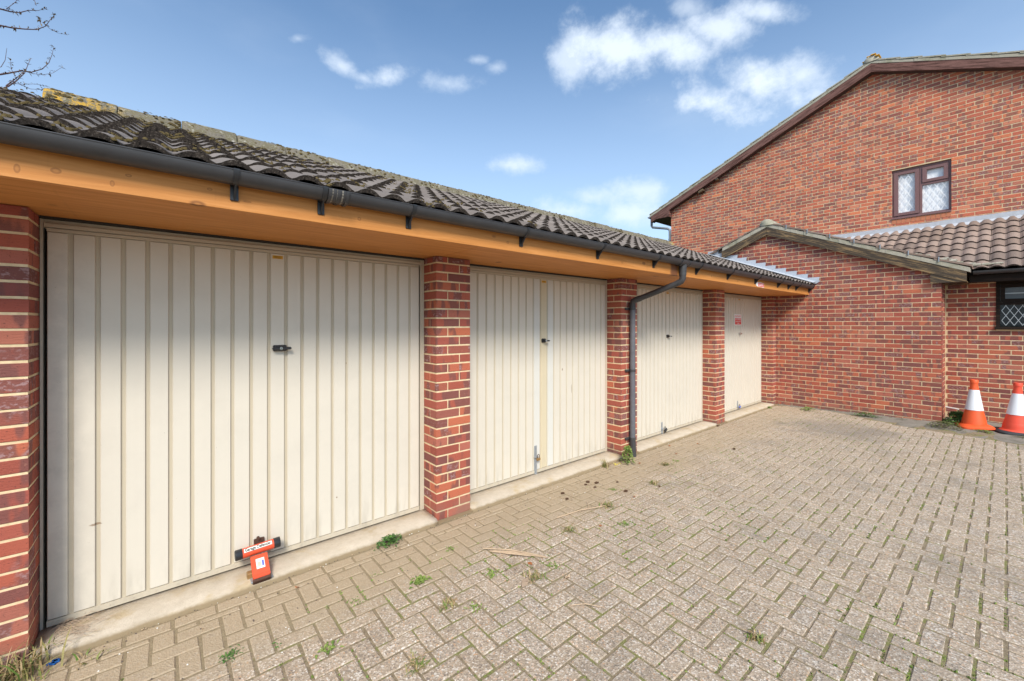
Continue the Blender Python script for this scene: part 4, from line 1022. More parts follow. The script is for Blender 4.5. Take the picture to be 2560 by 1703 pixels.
# ================================================================== TWO-STOREY HOUSE
HAY, HAZ, HS = -1.08, 7.054, .4257                  # gable: bottom edge of the barge boards at the apex
HL, HR = 3.622, -5.782; BX = 11.66
hou = empty('brick_house', (15.5, -1.08, 0), 'two storey red brick house gable with brown barge boards and a net curtained window', 'house')
hz = lambda y: HAZ-HS*abs(y-HAY)
HW = (-2.259, -1.385, 3.815, 4.860)
m = MB()
def hwall(ya, yb, za=None, zb=None):
    a, b = min(ya, yb), max(ya, yb); X = HX+MREC
    pts = [(a, za if za is not None else -.2), (b, za if za is not None else -.2)]
    if zb is not None: pts += [(b, zb), (a, zb)]
    else:
        pts.append((b, hz(b)+.08))
        if a < HAY < b: pts.append((HAY, hz(HAY)+.08))
        pts.append((a, hz(a)+.08))
    m.prism([Vector((X, u, z)) for u, z in pts], Vector((.28, 0, 0)))
hwall(HR, HW[0]); hwall(HW[1], HL); hwall(HW[0], HW[1], None, HW[2]); hwall(HW[0], HW[1], HW[3], None)
m.box(HX+.29, 20, HL-.25, HL-MREC, -.2, 4.95); m.box(HX+.29, 20, HR, HR+.25, -.2, 4.95)
hw_ = m.build('wall', 'mortar', hou)
hb_ = Bricks('brick_house')
wall_bricks(hb_, hw_, 'x', HX, 1, HR, HL, 2.25, 7.2, planes=((HS, 1, HAZ+HS*HAY+.06), (-HS, 1, HAZ-HS*HAY+.06)), holes=((HW[0], HW[1], HW[2]-.075, HW[3]),), shift=HL, skip=lambda p, q, za, zb: (zb < 2.9 and p > 1.6 and q < 3.0 and False))
hb_.build(300)
for i in range(12):                                 # soldier bricks under the window sill
    a = HW[0]+.004+i*.0727; m = MB(); m.cbox(HX-.004, HX+.09, a, a+.064, HW[2]-.098, HW[2]-.004, .003); m.build('sill_brick', 'sillbrick', hou)
# window
y0w, y1w, z0w, z1w = HW; wx0, wx1 = HX+.045, HX+.11; W_ = y1w-y0w; H_ = z1w-z0w
fy = lambda f_: y1w-W_*f_
fzz = lambda f_: z1w-H_*f_
wm = MB()
wm.box(wx0, wx1, fy(.035), fy(0), z0w+.03, z1w); wm.box(wx0, wx1, fy(1), fy(.955), z0w+.03, z1w); wm.box(wx0, wx1, fy(.955), fy(.035), fzz(.045), z1w)
wm.box(wx0, wx1, fy(.955), fy(.035), z0w+.03, fzz(.935)); wm.box(wx0, wx1, fy(.525), fy(.485), fzz(.935), fzz(.045)); wm.box(wx0, wx1, fy(.955), fy(.525), fzz(.395), fzz(.355))
wm.cbox(HX-.02, wx1, y0w, y1w, z0w, z0w+.030, .004)
hwin = wm.build('window', 'upvc_br', hou)
def sash(f0, f1, g0, g1, nm, w=.065, h=.060):
    s_ = MB(); a, b, c, d = fy(f1), fy(f0), fzz(g1), fzz(g0); X0, X1 = wx0-.016, wx0+.03
    s_.cbox(X0, X1, a, a+w, c, d, .004); s_.cbox(X0, X1, b-w, b, c, d, .004); s_.cbox(X0+.0005, X1, a+w, b-w, c, c+h, .004); s_.cbox(X0+.0005, X1, a+w, b-w, d-h, d, .004)
    s_.build(nm, 'upvc_br', hwin)
sash(.040, .480, .052, .930, 'casement'); sash(.530, .950, .052, .350, 'top_light')
m = MB(); m.add([(wx0+.02, y0w+.02, z0w+.03), (wx0+.02, y1w-.02, z0w+.03), (wx0+.02, y1w-.02, z1w-.02), (wx0+.02, y0w+.02, z1w-.02)], [(0, 1, 2, 3)]); m.build('pane', 'glass', hwin)
m = MB(); n = 60                                    # gathered net curtain
for i in range(n+1):
    y = y0w+.02+(W_-.04)*i/n; x = wx0+.046+.0012*math.sin(i*1.3)+.0006*math.sin(i*3.1); m.v += [(x, y, z0w+.02), (x, y, z1w-.01)]; m.r += [0, 0]
for i in range(n): m.f.append((2*i, 2*i+2, 2*i+3, 2*i+1)); m.mi.append(0); m.bt.append(0)
m.build('net_curtain', 'curtain', hwin, True)
lat = MB()
for (f0, f1, g0, g1) in ((.115, .405, .115, .87), (.545, .945, .405, .925)):
    ya, yb, za, zb = fy(f1), fy(f0), fzz(g1), fzz(g0)
    for i in range(-12, 14):
        for sgn in (1, -1):
            y_b = ya+i*.105; y_t = y_b+sgn*(zb-za)*.105/.19
            p, q = (y_b, za), (y_t, zb)
            (pa, pz), (qa, qz) = p, q; ok = True
            for lim, s2 in ((ya, 1), (yb, -1)):
                da, db = (pa-lim)*s2, (qa-lim)*s2
                if da < 0 and db < 0: ok = False; break
                if da < 0: t = da/(da-db); pa, pz = pa+t*(qa-pa), pz+t*(qz-pz)
                elif db < 0: t = db/(db-da); qa, qz = qa+t*(pa-qa), qz+t*(pz-qz)
            if ok and abs(pz-qz) > .02:
                P_, Q_ = Vector((wx0+.0195-(.003 if sgn > 0 else 0), pa, pz)), Vector((wx0+.0195-(.003 if sgn > 0 else 0), qa, qz)); t = (Q_-P_).normalized(); nn = Vector((0, -t.z, t.y))*.0055
                lat.prism([P_-nn, Q_-nn, Q_+nn, P_+nn], Vector((-.002, 0, 0)))
lat.build('lattice', 'leadwhite', hwin)
# barge boards, verge, tiles
def bstrip(ya, yb, lo, hi, x, d, nm, mat, parent, endz=None):
    m = MB(); m.prism([Vector((x, ya, hz(ya)+lo)), Vector((x, ya, hz(ya)+hi)), Vector((x, yb, hz(yb)+hi)), Vector((x, yb, hz(yb)+lo))], Vector((d, 0, 0))); return m.build(nm, mat, parent)
bstrip(HAY+.001, 4.205, 0, .178, BX, .024, 'barge_board', 'barge_h', hou); bstrip(HAY-.001, -6.36, 0, .178, BX, .024, 'barge_board', 'barge_h', hou)
for s_ in (1, -1):
    e0, e1 = (3.60, 4.203) if s_ > 0 else (-5.76, -6.36)
    m = MB(); m.prism([Vector((BX+.004, e0, hz(e0)+.02)), Vector((BX+.004, e0, 4.873)), Vector((BX+.004, e1, 4.873)), Vector((BX+.004, e1, hz(e1)+.15))], Vector((.022, 0, 0)))
    m.box(BX+.027, HX, min(e0, e0+s_*.02), max(e0, e0+s_*.02), 4.873, hz(e0)); m.build('boxed_eave', 'barge_h', hou)
    for q in range(7):
        a = e0+s_*q*(.59/7)+s_*.002; b = a+s_*.079; m = MB(); m.box(BX+.027, 20, min(a, b), max(a, b), 4.876, 4.886); m.build('soffit_board', 'soffit_d', hou)
    m = MB(); m.box(BX+.03, 20, min(e1, e1+s_*.02), max(e1, e1+s_*.02), 4.86, 5.0); m.build('fascia_board', 'barge_h', hou)
m = MB(); m.prism([Vector((BX+.026, HAY, HAZ-.002)), Vector((BX+.026, 4.2, hz(4.2)-.002)), Vector((BX+.026, 4.2, hz(4.2)+.01)), Vector((BX+.026, HAY, HAZ+.012)), Vector((BX+.026, -6.35, hz(-6.35)+.01)), Vector((BX+.026, -6.35, hz(-6.35)-.002))], Vector((.16, 0, 0)))
m.build('verge_soffit', 'soffit_d', hou)
m = MB(); m.prism([Vector((BX+.03, HAY, HAZ+.24)), Vector((BX+.03, 4.27, hz(4.27)+.24)), Vector((BX+.03, 4.27, hz(4.27)+.20)), Vector((BX+.03, HAY, HAZ+.19)), Vector((BX+.03, -6.43, hz(-6.43)+.20)), Vector((BX+.03, -6.43, hz(-6.43)+.24))], Vector((8.4, 0, 0)))
hr = m.build('roof', 'tile_b', hou)
for s_ in (1, -1):
    m = MB(); n = 24; e = 4.26 if s_ > 0 else -6.42
    for i in range(n):
        ya = HAY+(e-HAY)*i/n; yb = HAY+(e-HAY)*(i+1)/n; t0 = R.uniform(-.004, .003)
        pp = [Vector((BX-.006+t0, ya, hz(ya)+.180)), Vector((BX-.006+t0, ya, hz(ya)+.236)), Vector((BX-.006+t0, yb, hz(yb)+.236)), Vector((BX-.006+t0, yb, hz(yb)+.180))]
        m.prism(pp, Vector((.09, 0, 0)))
    m.build('verge_mortar', 'verge', hr)
    i = 0; y = e
    while (y-HAY)*s_ > .12:
        y2 = y-s_*.39 if abs(y-HAY) > .42 else HAY+s_*.05
        m = MB(); m.prism([Vector((BX-.014, y, hz(y)+.238+.022)), Vector((BX-.014, y, hz(y)+.264+.022)), Vector((BX-.014, y2, hz(y2)+.262)), Vector((BX-.014, y2, hz(y2)+.237))], Vector((.32, 0, 0)))
        m.build('verge_tile', 'verge', hr); y -= s_*.325
m = MB(); n = 9
for x_ in (BX-.02, BX-.005, 20):
    for q in range(n): a = math.pi*q/(n-1); m.v.append((x_, HAY-math.cos(a)*.13, HAZ+.215+math.sin(a)*(.13 if x_ > BX-.01 else .122))); m.r.append(0)
for i in range(2):
    for q in range(n-1): a = i*n+q; m.f.append((a, a+n, a+n+1, a+1)); m.mi.append(0); m.bt.append(0)
m.f += [tuple(range(n)), tuple(range(2*n, 3*n))[::-1]]; m.mi += [0, 0]; m.bt += [0, 0]
m.build('ridge_tile', 'verge', hr, True)
m = MB()                                            # yellow lichen cushions on the ridge end
for i in range(16):
    a = R.uniform(.5, 2.7); x = BX+R.uniform(-.03, .14); s_ = R.uniform(.02, .042); c = Vector((x, HAY-math.cos(a)*.13, HAZ+.22+math.sin(a)*.13)); m.cbox(c.x-s_, c.x+s_, c.y-s_, c.y+s_, c.z-.012, c.z+.012, .008)
m.build('lichen', 'yellow', hr)
for (y, z, L) in ((2.196, 5.625, .06), (2.64, 5.40, .14)):
    m = MB(); mt = Matrix.Translation((BX+.085, y, z)) @ Matrix.Rotation(-.40, 4, 'X'); m.cbox(-.09, .07, -L/2, L/2, -.03, .03, .004, 0, 0, mt); m.build('timber_block', 'barge_g', hou)
# lead flashing over the lean-to, gutter end and rainwater pipe
m = MB(); n = 30
for i in range(n+1):
    y = .2-7.2*i/n; zt = 3.660+R.uniform(-.006, .006); zb = 3.530; w_ = .012*math.sin(i*1.9)
    m.v += [(HX-.004, y, zt), (HX-.006, y, zb+.04), (HX-.10, y, zb-.015+w_), (HX-.15, y, zb-.045+w_)]; m.r += [0]*4
for i in range(n):
    for q in range(3): a = i*4+q; m.f.append((a, a+1, a+5, a+4)); m.mi.append(0); m.bt.append(0)
m.build('lead_flashing', 'lead_old', hou, False)
m = MB(); n = 10
for x_ in (BX+.0, 20):
    for q in range(n+1): a = math.pi*q/n; m.v.append((x_, 4.275-math.cos(a)*.055, 4.985-math.sin(a)*.055)); m.r.append(0)
for q in range(n): m.f.append((q, q+1, n+2+q, n+1+q)); m.mi.append(0); m.bt.append(0)
m.f.append(tuple(range(n+1))); m.mi.append(0); m.bt.append(0)
o = m.build('gutter', 'pipe_gry', hou); smooth_by_angle(o)
m = MB(); m.tube([(11.80, 4.27, 4.94), (11.80, 4.27, 4.72), (11.80, 4.24, 4.67), (11.84, 3.75, 4.55), (11.86, 3.69, 4.50), (11.86, 3.685, 4.4), (11.86, 3.685, 0)], .036, 12); m.tube([(11.86, 3.685, 4.19), (11.86, 3.685, 4.21)], .046, 12); m.box(11.83, 11.89, 3.62, 3.66, 4.18, 4.22)
o = m.build('rainwater_pipe', 'pipe_gry', hou); smooth_by_angle(o)

# ================================================================== LOOSE THINGS
# garage-door security post with T bar
gd = empty('door_security_post', (.44, -.01, .04), 'red T shaped door security bar with black end caps bolted before the nearest door', 'door lock')
bx0, bx1, by, bz, br = .318, .566, .118, .163, .0295
tilt = .035
def bp(t): return Vector((bx0+(bx1-bx0)*t, by, bz+tilt*(t-.5)*.25))
m = MB(); m.tube([bp(.15), bp(.85)], br, 22); bar = m.build('cross_bar', 'red', gd); smooth_by_angle(bar)
for t0, t1, in ((0, .155), (.845, 1)):
    m = MB(); m.tube([bp(t0), bp(t0+.01), bp(t1-.004), bp(t1)], [br*.93, br*1.07, br*1.07, br*1.05], 22); o = m.build('end_cap', 'blackp', gd); smooth_by_angle(o)
# curved white label with lettering
m = MB(); n = 8; d_ = (bp(1)-bp(0)).normalized()
def onbar(s, a, r_): # s along bar 0..1, a angle from towards camera (-y) up
    c = bp(s); return c+Vector((0, -math.cos(a)*r_, math.sin(a)*r_))
for s in (.185, .80):
    for q in range(n+1): m.v.append(onbar(s, rad(26+46*q/n), br+.0006)); m.r.append(0)
for q in range(n): m.f.append((q, n+1+q, n+2+q, q+1)); m.mi.append(0); m.bt.append(0)
m.build('bar_label', 'label', bar, True)
me = text_mesh('Garage Defender', .027, off=.0007)
xs = [v.co.x for v in me.vertices]; w0, w1 = min(xs), max(xs); Lb = (bx1-bx0)
for v in me.vertices:
    s = .205+(.78-.205)*(v.co.x-w0)/(w1-w0); a = rad(49)+v.co.y/br*.92; p = onbar(s, a, br+.0014+(v.co.z*.5)); v.co = p-WL[bar.name]
me.materials.clear(); me.materials.append(MAT['ink']); inst('lettering', me, WL[bar.name], (0, 0, 0), bar)
# sloping leg: folded red plate, rusty foot, brass padlock body, steel ground plate
m = MB(); mt = Matrix.Translation((.442, .036, .096)) @ Matrix.Rotation(rad(-53), 4, 'X')
m.cbox(-.047, .045, -.010, .006, -.066, .066, .004, 0, 0, mt); m.cbox(-.042, -.036, .004, .046, -.062, .060, .002, 0, 0, mt); m.cbox(.036, .042, .004, .046, -.062, .060, .002, 0, 0, mt)
m.cbox(-.047, .045, -.018, .006, -.082, -.062, .006, 0, 0, mt)
leg = m.build('leg_plate', 'red', gd)
m = MB(); m.cbox(-.049, .047, -.016, .030, -.100, -.0825, .004, 0, 0, mt); m.build('leg_toe', 'rust', gd)
m = MB(); m.cbox(-.022, .024, -.0108, -.0101, -.026, .038, .0002, 0, 0, mt); lb = m.build('leg_label', 'label', leg)
m = MB(); m.box(-.014, .004, -.0114, -.0110, -.012, .016, 0, 0, mt); m.box(.009, .020, -.0114, -.0110, -.014, .022, 1, 0, mt)
for i in range(3): m.box(-.018, .018, -.0114, -.0110, .030-i*.005, .032-i*.005, 2, 0, mt)
m.build('leg_print', ['inkpink', 'inkblue', 'inkpink'], leg)
m = MB(); m.cbox(.402, .488, -.032, .016, .032, .060, .006); m.build('foot_block', 'rust', gd)
m = MB(); m.cbox(.372, .404, .020, .062, .036, .070, .004); m.build('lock_barrel', 'brass', gd)
m = MB(); m.cbox(.385, .50, -.032, .12, .030, .0395, .002); m.build('ground_plate', 'galv', gd)
m = MB(); m.cbox(.428, .486, .182, .1915, .120, .200, .004); m.tube([(.452, .1915, .202), (.452, .170, .202)], .009, 10); m.build('door_plate', 'rust', gd)
# padlocks
def padlock(name_label, x, z, body, shack, ang, sz=.04):
    t = empty('padlock', (x, .168, z), name_label, 'padlock', 'padlocks hanging on the door hasps')
    mt = Matrix.Translation((x, .166, z)) @ Matrix.Rotation(ang, 4, 'Y')
    m = MB(); m.cbox(-sz/2, sz/2, -.009, .009, -sz*.95, -.012, .004, 0, 0, mt); m.build('lock_body', body, t)
    m = MB(); pts = [mt @ Vector((-.013, 0, -.014)), mt @ Vector((-.013, 0, .010))]+[mt @ Vector((-.013*math.cos(a), 0, .010+.014*math.sin(a))) for a in (.6, 1.2, 1.57, 2.0, 2.6)]+[mt @ Vector((.013, 0, .010)), mt @ Vector((.013, 0, -.014))]
    m.tube(pts, .0035, 8); m.build('shackle', shack, t)
padlock('small brass padlock on the hasp of the second garage door', 2.958, .222, 'brass', 'rust', 0, .042)
padlock('black padlock hanging askew on the hasp of the third garage door', 5.445, .118, 'blackm', 'blackm', rad(-28), .056)
padlock('padlock with a blue lower edge on the hasp of the farthest garage door', 8.010, .115, 'inkblue', 'blackm', rad(-20), .045)
# notice on the last door
sg = empty('parking_notice', (7.994, .19, 1.60), 'white and red no parking notice fixed on the farthest garage door', 'sign')
m = MB(); m.cbox(7.850, 8.138, .1885, .1935, 1.580, 1.780, .002); m.build('board', 'signwhite', sg)
m = MB(); m.box(7.862, 8.126, .1878, .1884, 1.594, 1.712); m.build('red_field', 'signred', sg)
for body, size, z, mt, ww in (('POLITE NOTICE', .044, 1.743, 'signred', .255), ('NO PARKING', .046, 1.689, 'signwhite', .235), ('PLEASE LEAVE', .030, 1.650, 'signwhite', .215), ('CLEAR', .030, 1.615, 'signwhite', .11)):
    me = text_mesh(body, size); xs = [v.co.x for v in me.vertices]; sc_ = ww/(max(xs)-min(xs))
    for v in me.vertices: v.co = Vector((v.co.x*sc_, -v.co.z, v.co.y))
    me.materials.clear(); me.materials.append(MAT[mt]); inst('lettering', me, (7.994, .1872, z), (0, 0, 0), sg)
# torn red sticker on the fascia
m = MB(); yq = FY-.0227
m.prism([Vector((x, yq, z)) for x, z in ((6.76, 2.176), (6.745, 2.195), (6.765, 2.216), (6.80, 2.232), (6.93, 2.236), (7.06, 2.226), (7.066, 2.164), (6.99, 2.160), (6.98, 2.166), (6.80, 2.170))], Vector((0, -.0012, 0)), 0)
m.prism([Vector((x, yq-.0014, z)) for x, z in ((6.84, 2.174), (6.83, 2.228), (7.055, 2.222), (7.058, 2.168))], Vector((0, -.0005, 0)), 1)
for z, a, b in ((2.208, 6.85, 7.03), (2.188, 6.86, 7.04)): m.box(a, b, yq-.0026, yq-.0020, z-.004, z+.004, 0)
tag(m.build('torn_sticker', ['signwhite', 'signred']), 'torn red and white sticker on the orange fascia above the farthest door', 'sticker')
# traffic cones
def cone(name, loc, lab, body, base_mat, lean, sq, skirt):
    t = empty(name, loc, lab, 'traffic cone')
    x, y, z = loc; L = lambda p: Vector((x+p[0]+lean[0]*p[2], y+p[1]+lean[1]*p[2], z+p[2]))
    def ring(prof, nm, mat, par, n=28):
        m = MB(); m.lathe(prof, (0, 0, 0), n); m.v = [tuple(L(v)) for v in m.v]; o = m.build(nm, mat, par); smooth_by_angle(o, 40); return o
    bd = ring([(.135, .055), (.128, .10), (.118, .16), (.108, .20), (.094, .275), (.066, .46), (.049, .575), (.040, .655), (.041, .672), (.046, .676), (.045, .712), (.040, .722), (.030, .724), (.028, .70)], 'cone_body', body, t)
    ring([(.0955, .283), (.1003, .272), (.0965, .284), (.0525, .570), (.0475, .572)], 'reflective_sleeve', 'cone_w', t)
    if skirt: ring([(.165, .036), (.158, .046), (.132, .062), (.129, .10), (.124, .14), (.1202, .15)], 'skirt', body, t)
    m = MB(); n = 32; lay = []
    for (zz, s_) in ((.0, 1.0), (.022, 1.0), (.034, .93), (.05, .80) if not skirt else (.040, .86), (.06, .66) if not skirt else (.041, .5)):
        for q in range(n):
            a = 2*math.pi*q/n; c_, sn = math.cos(a), math.sin(a); rr = sq/(abs(c_)**5+abs(sn)**5)**(1/5)
            rr = rr*s_; wob = (.018*math.sin(2*a+.6)+.006*math.sin(5*a))*(0.0 if skirt else 1)
            vx, vy = c_*rr, sn*rr; cr, srr = math.cos(.35), math.sin(.35)
            m.v.append((x+vx*cr-vy*srr, y+vx*srr+vy*cr, z+zz+max(0, wob)*1.2)); m.r.append(0)
    for i in range(4):
        for q in range(n): m.f.append((i*n+q, i*n+(q+1) % n, (i+1)*n+(q+1) % n, (i+1)*n+q)); m.mi.append(0); m.bt.append(0)
    m.f += [tuple(range(n))[::-1], tuple(range(4*n, 5*n))]; m.mi += [0, 0]; m.bt += [0, 0]
    o = m.build('cone_base', base_mat, t); smooth_by_angle(o, 45)
cone('traffic_cone', (9.30, -2.64, .045), 'orange and white traffic cone with a warped orange base beside the ivy', 'cone_o', 'cone_o', (.012, .0), .185, False)
cone('traffic_cone', (9.28, -3.035, .045), 'red and white traffic cone standing on a black rubber base', 'cone_r', 'cone_b', (-.02, -.03), .20, True)

# ------------------------------------------------------------------ plants and litter
def leaf(m, p, dirv, L, W, r, fold=.25, droop=.3):
    d = dirv.normalized(); sd_ = d.cross(Vector((0, 0, 1)))
    if sd_.length < .05: sd_ = Vector((1, 0, 0))
    sd_.normalize(); up = sd_.cross(d).normalized()
    a = p; b = p+d*L*.5+up*L*.06; c = p+d*L-Vector((0, 0, droop*L))
    m.add([a, b-sd_*W*.5+up*fold*W, b+sd_*W*.5+up*fold*W, c, b], [(0, 1, 4), (0, 4, 2), (1, 3, 4), (4, 3, 2)], 0, max(.001, min(.999, r)))
def rosette(loc, n, L, W, mat, label, cat='weed', group='weeds growing in the paving joints', rise=.5, name='weed', spread=.02):
    L *= .8; W *= .8; m = MB(); z = gz(loc[0], loc[1])
    for i in range(n):
        a = R.uniform(0, 2*math.pi); e = R.uniform(.05, rise); l = L*R.uniform(.55, 1.2)
        p = Vector((loc[0]+R.gauss(0, spread), loc[1]+R.gauss(0, spread), z+.001))
        leaf(m, p, Vector((math.cos(a), math.sin(a), e)), l, W*R.uniform(.6, 1.2), R.random(), .2, .15)
    return tag(m.build(name, mat, None, loc=(loc[0], loc[1], z)), label, cat, group)
def tuft(loc, n, L, mats, label, group=None, name='grass_tuft', spread=.03, strawf=.5, lean=.5):
    m = MB(); z = gz(loc[0], loc[1])
    for i in range(n):
        a = R.uniform(0, 2*math.pi); l = L*R.uniform(.35, 1.1); mi = 1 if R.random() < strawf else 0; le = R.uniform(.1, lean)
        p = Vector((loc[0]+R.gauss(0, spread), loc[1]+R.gauss(0, spread), z-.004)); w = R.uniform(.0018, .0042); sd_ = Vector((-math.sin(a), math.cos(a), 0))*w
        q = [p+Vector((math.cos(a), math.sin(a), 0))*l*le*t*t+Vector((0, 0, l*(t-.28*t*t*(1+le)))) for t in (0, .4, .75, 1)]
        m.add([q[0]-sd_, q[0]+sd_, q[1]-sd_, q[1]+sd_, q[2]-sd_*.7, q[2]+sd_*.7, q[3]], [(0, 1, 3, 2), (2, 3, 5, 4), (4, 5, 6)], mi, max(.001, R.random()))
    m.cbox(loc[0]-spread*2.2, loc[0]+spread*2.2, loc[1]-spread*2.2, loc[1]+spread*2.2, z-.014, z-.0055, .002, 1, .3)
    return tag(m.build(name, mats, None, loc=(loc[0], loc[1], z)), label, 'grass', group)
def bush(loc, rx, ry, h, n, L, mats, label, name, cat, cone_=False, stems=6):
    t = empty(name, (loc[0], loc[1], loc[2]), label, cat); m = MB(); st = MB()
    for i in range(n):
        a = R.uniform(0, 2*math.pi); f = math.sqrt(R.random()); zz = R.random()**.8*h; k = (1-zz/h*.75) if cone_ else math.sqrt(max(0.05, 1-(zz/h)**2))
        p = Vector((loc[0]+math.cos(a)*rx*f*k, loc[1]+math.sin(a)*ry*f*k, loc[2]+zz)); b = R.uniform(0, 2*math.pi)
        leaf(m, p, Vector((math.cos(b), math.sin(b), R.uniform(-.3, .6))), L*R.uniform(.6, 1.2), L*R.uniform(.55, .9), R.random(), .1, .25)
    m.build('foliage', mats, t)
    for i in range(stems):
        a = R.uniform(0, 2*math.pi); st.tube([(loc[0], loc[1], loc[2]-.01), (loc[0]+math.cos(a)*rx*.3, loc[1]+math.sin(a)*ry*.3, loc[2]+h*.5), (loc[0]+math.cos(a)*rx*.6, loc[1]+math.sin(a)*ry*.6, loc[2]+h*.85)], [.003, .0025, .0012], 5)
    st.build('stem', 'twig', t); return t
bush((4.05, -.165, 0), .105, .085, .20, 260, .034, 'leafg', 'bushy green weed growing at the foot of the black downpipe', 'leafy_weed', 'weed', True)
bush((9.45, -2.46, .03), .30, .20, .205, 900, .040, 'leafd', 'dark green ivy filling the corner behind the orange based cone', 'ivy', 'ivy', True, 9)
bush((8.98, -2.36, .03), .22, .22, .10, 300, .032, 'leafm', 'low mauve green creeper spreading before the ivy corner', 'creeper', 'creeper')
bush((1.235, -.085, 0), .115, .055, .060, 240, .022, 'leafd', 'dense low nettle like weed against the threshold left of the first full pier', 'leafy_weed', 'weed')
bush((9.06, -.60, .012), .17, .12, .055, 150, .028, 'leafg', 'bright green weed mat at the left foot of the end wall', 'leafy_weed', 'weed')
bush((9.12, -1.42, .02), .10, .20, .070, 170, .030, 'leafd', 'dark green weed clump at the middle foot of the end wall', 'leafy_weed', 'weed')
bush((8.80, -.06, .0), .07, .05, .03, 60, .022, 'leafg', 'tiny weed patch at the threshold end by the end wall corner', 'leafy_weed', 'weed')
bush((9.05, -2.75, .04), .10, .12, .03, 110, .024, 'leafg', 'low weed sprigs before the base of the orange based cone', 'leafy_weed', 'weed')
bush((8.98, -3.15, .04), .06, .12, .035, 80, .024, 'leafm', 'reddish weed sprigs before the black based cone', 'leafy_weed', 'weed')
tuft((-.56, -.10, 0), 260, .20, ['blade', 'straw'], 'long grass tuft with dry straw at the foot of the nearest brick pier', None, spread=.075, strawf=.45, lean=.9)
tuft((3.76, -.075, 0), 46, .14, ['blade', 'straw'], 'thin dry grass tuft at the threshold left of the downpipe weed', None, spread=.022, strawf=.6, lean=.7)
for (x, y), n, lab in (((4.34, -.47), 70, 'dry mixed grass weed on the paving beyond the downpipe'), ((3.74, -.69), 60, 'straw coloured grass weed on the paving left of the dark clod pair'),
    ((2.97, -.71), 60, 'dry grass weed beside the brown twigs in mid paving'), ((1.78, -1.05), 60, 'spiky grass weed at the end of the pale dry stick'), ((1.22, -.92), 60, 'upright grassy weed in the near left paving'),
    ((2.30, -2.14), 50, 'small moss green grass tuft in the near right paving'), ((2.39, -.78), 60, 'flat grass tuft in the paving above the stick'), ((.90, -1.19), 55, 'small grass tuft at the bottom edge left of centre'), ((-.30, -.14), 20, 'few green blades before the first threshold')):
    tuft((x, y, 0), n, .055, ['blade', 'straw'], lab, 'grass weeds in the paving', spread=.026, strawf=.4, lean=1.3)
for (x, y), n, L, lab in (((1.206, -.608), 60, .05, 'bright green rosette weed left of the dry stick'), ((.229, -.552), 90, .022, 'dark cushion weed in the near left paving'), ((.60, -.81), 26, .042, 'pale leaved weed in the near left joint by the grey paver'),
    ((1.55, -.42), 40, .024, 'small round weed between the near threshold weed and the stick'), ((1.59, -.84), 34, .04, 'leafy weed under the dry stick'), ((4.56, -.48), 30, .03, 'small weed beyond the dry mixed grass weed'),
    ((1.96, -1.03), 30, .032, 'light green weed at the right end of the stick'), ((2.80, -.99), 34, .034, 'small weed in the middle paving right of the stick'), ((1.34, -1.03), 22, .035, 'two leaved weed sprig in the near paving'),
    ((.83, -.55), 16, .022, 'tiny weed by the dusty near joints'), ((1.02, -.36), 14, .02, 'tiny green sprig in the dusty joint under the security bar'), ((.42, -.62), 12, .022, 'tiny bright sprig right of the dark cushion weed'), ((3.30, -.52), 24, .03, 'small weed among the brown clods')):
    rosette((x, y), n, L, L*.38, 'leafg' if 'dark' not in lab else 'leafd', lab)
rosette((3.90, -.10), 8, .03, .02, 'yflower', 'small yellow leaved sprig left of the downpipe weed', 'weed', None, .9)
# moss and seedlings along the joints: too many to count
jm = MB(); JP = []
for (xa, xb, ya, yb) in pieces:
    for (p, q) in (((xa, ya), (xb, ya)), ((xa, ya), (xa, yb))): JP.append((p, q))
cnt = 0
def cl_noise(x, y): return math.sin(x*2.1+y*3.7)+math.sin(x*5.3-y*4.1+1.3)+.7*math.sin(x*9.7+y*11.3)
for (p, q) in JP:
    if p[1] > -.45 or p[0] < -.2: continue
    d = math.hypot(p[0], p[1]+2.95)
    for i in range(7 if d < 4.5 else 3):
        t = R.random(); x, y = p[0]+(q[0]-p[0])*t, p[1]+(q[1]-p[1])*t
        if cl_noise(x, y)+R.gauss(0, .7) < .8: continue
        z = gz(x, y)-.006; s_ = R.uniform(.003, .0075)
        for b in range(3):
            a = R.uniform(0, 6.28); c = Vector((x+R.gauss(0, .003), y+R.gauss(0, .003), z)); w_ = Vector((math.cos(a), math.sin(a), 0))*s_
            jm.add([c-w_, c+w_, c+Vector((R.gauss(0, .003), R.gauss(0, .003), s_*R.uniform(1.1, 2.2)))], [(0, 1, 2)], 0, R.random()+.001)
tag(jm.build('joint_moss', 'leafg', pav), kind='stuff')
m = MB()                                            # weed seedlings and leaf crumbs along the foot of the end wall
for i in range(520):
    if R.random() < .6: y = R.uniform(-2.35, -.05); x = 9.30-abs(R.gauss(0, .05))
    else: y = R.uniform(-3.7, -2.0); x = strip_x(y)+.05+R.random()**1.5*.6
    if cl_noise(x*2, y*2)+R.gauss(0, .6) < 0: continue
    a = R.uniform(0, 6.28); leaf(m, Vector((x, y, gz(x, y)+.012)), Vector((math.cos(a), math.sin(a), R.uniform(-.1, .5))), R.uniform(.010, .026), R.uniform(.005, .013), R.random())
tag(m.build('wall_foot_seedlings', 'leafm'), kind='stuff')
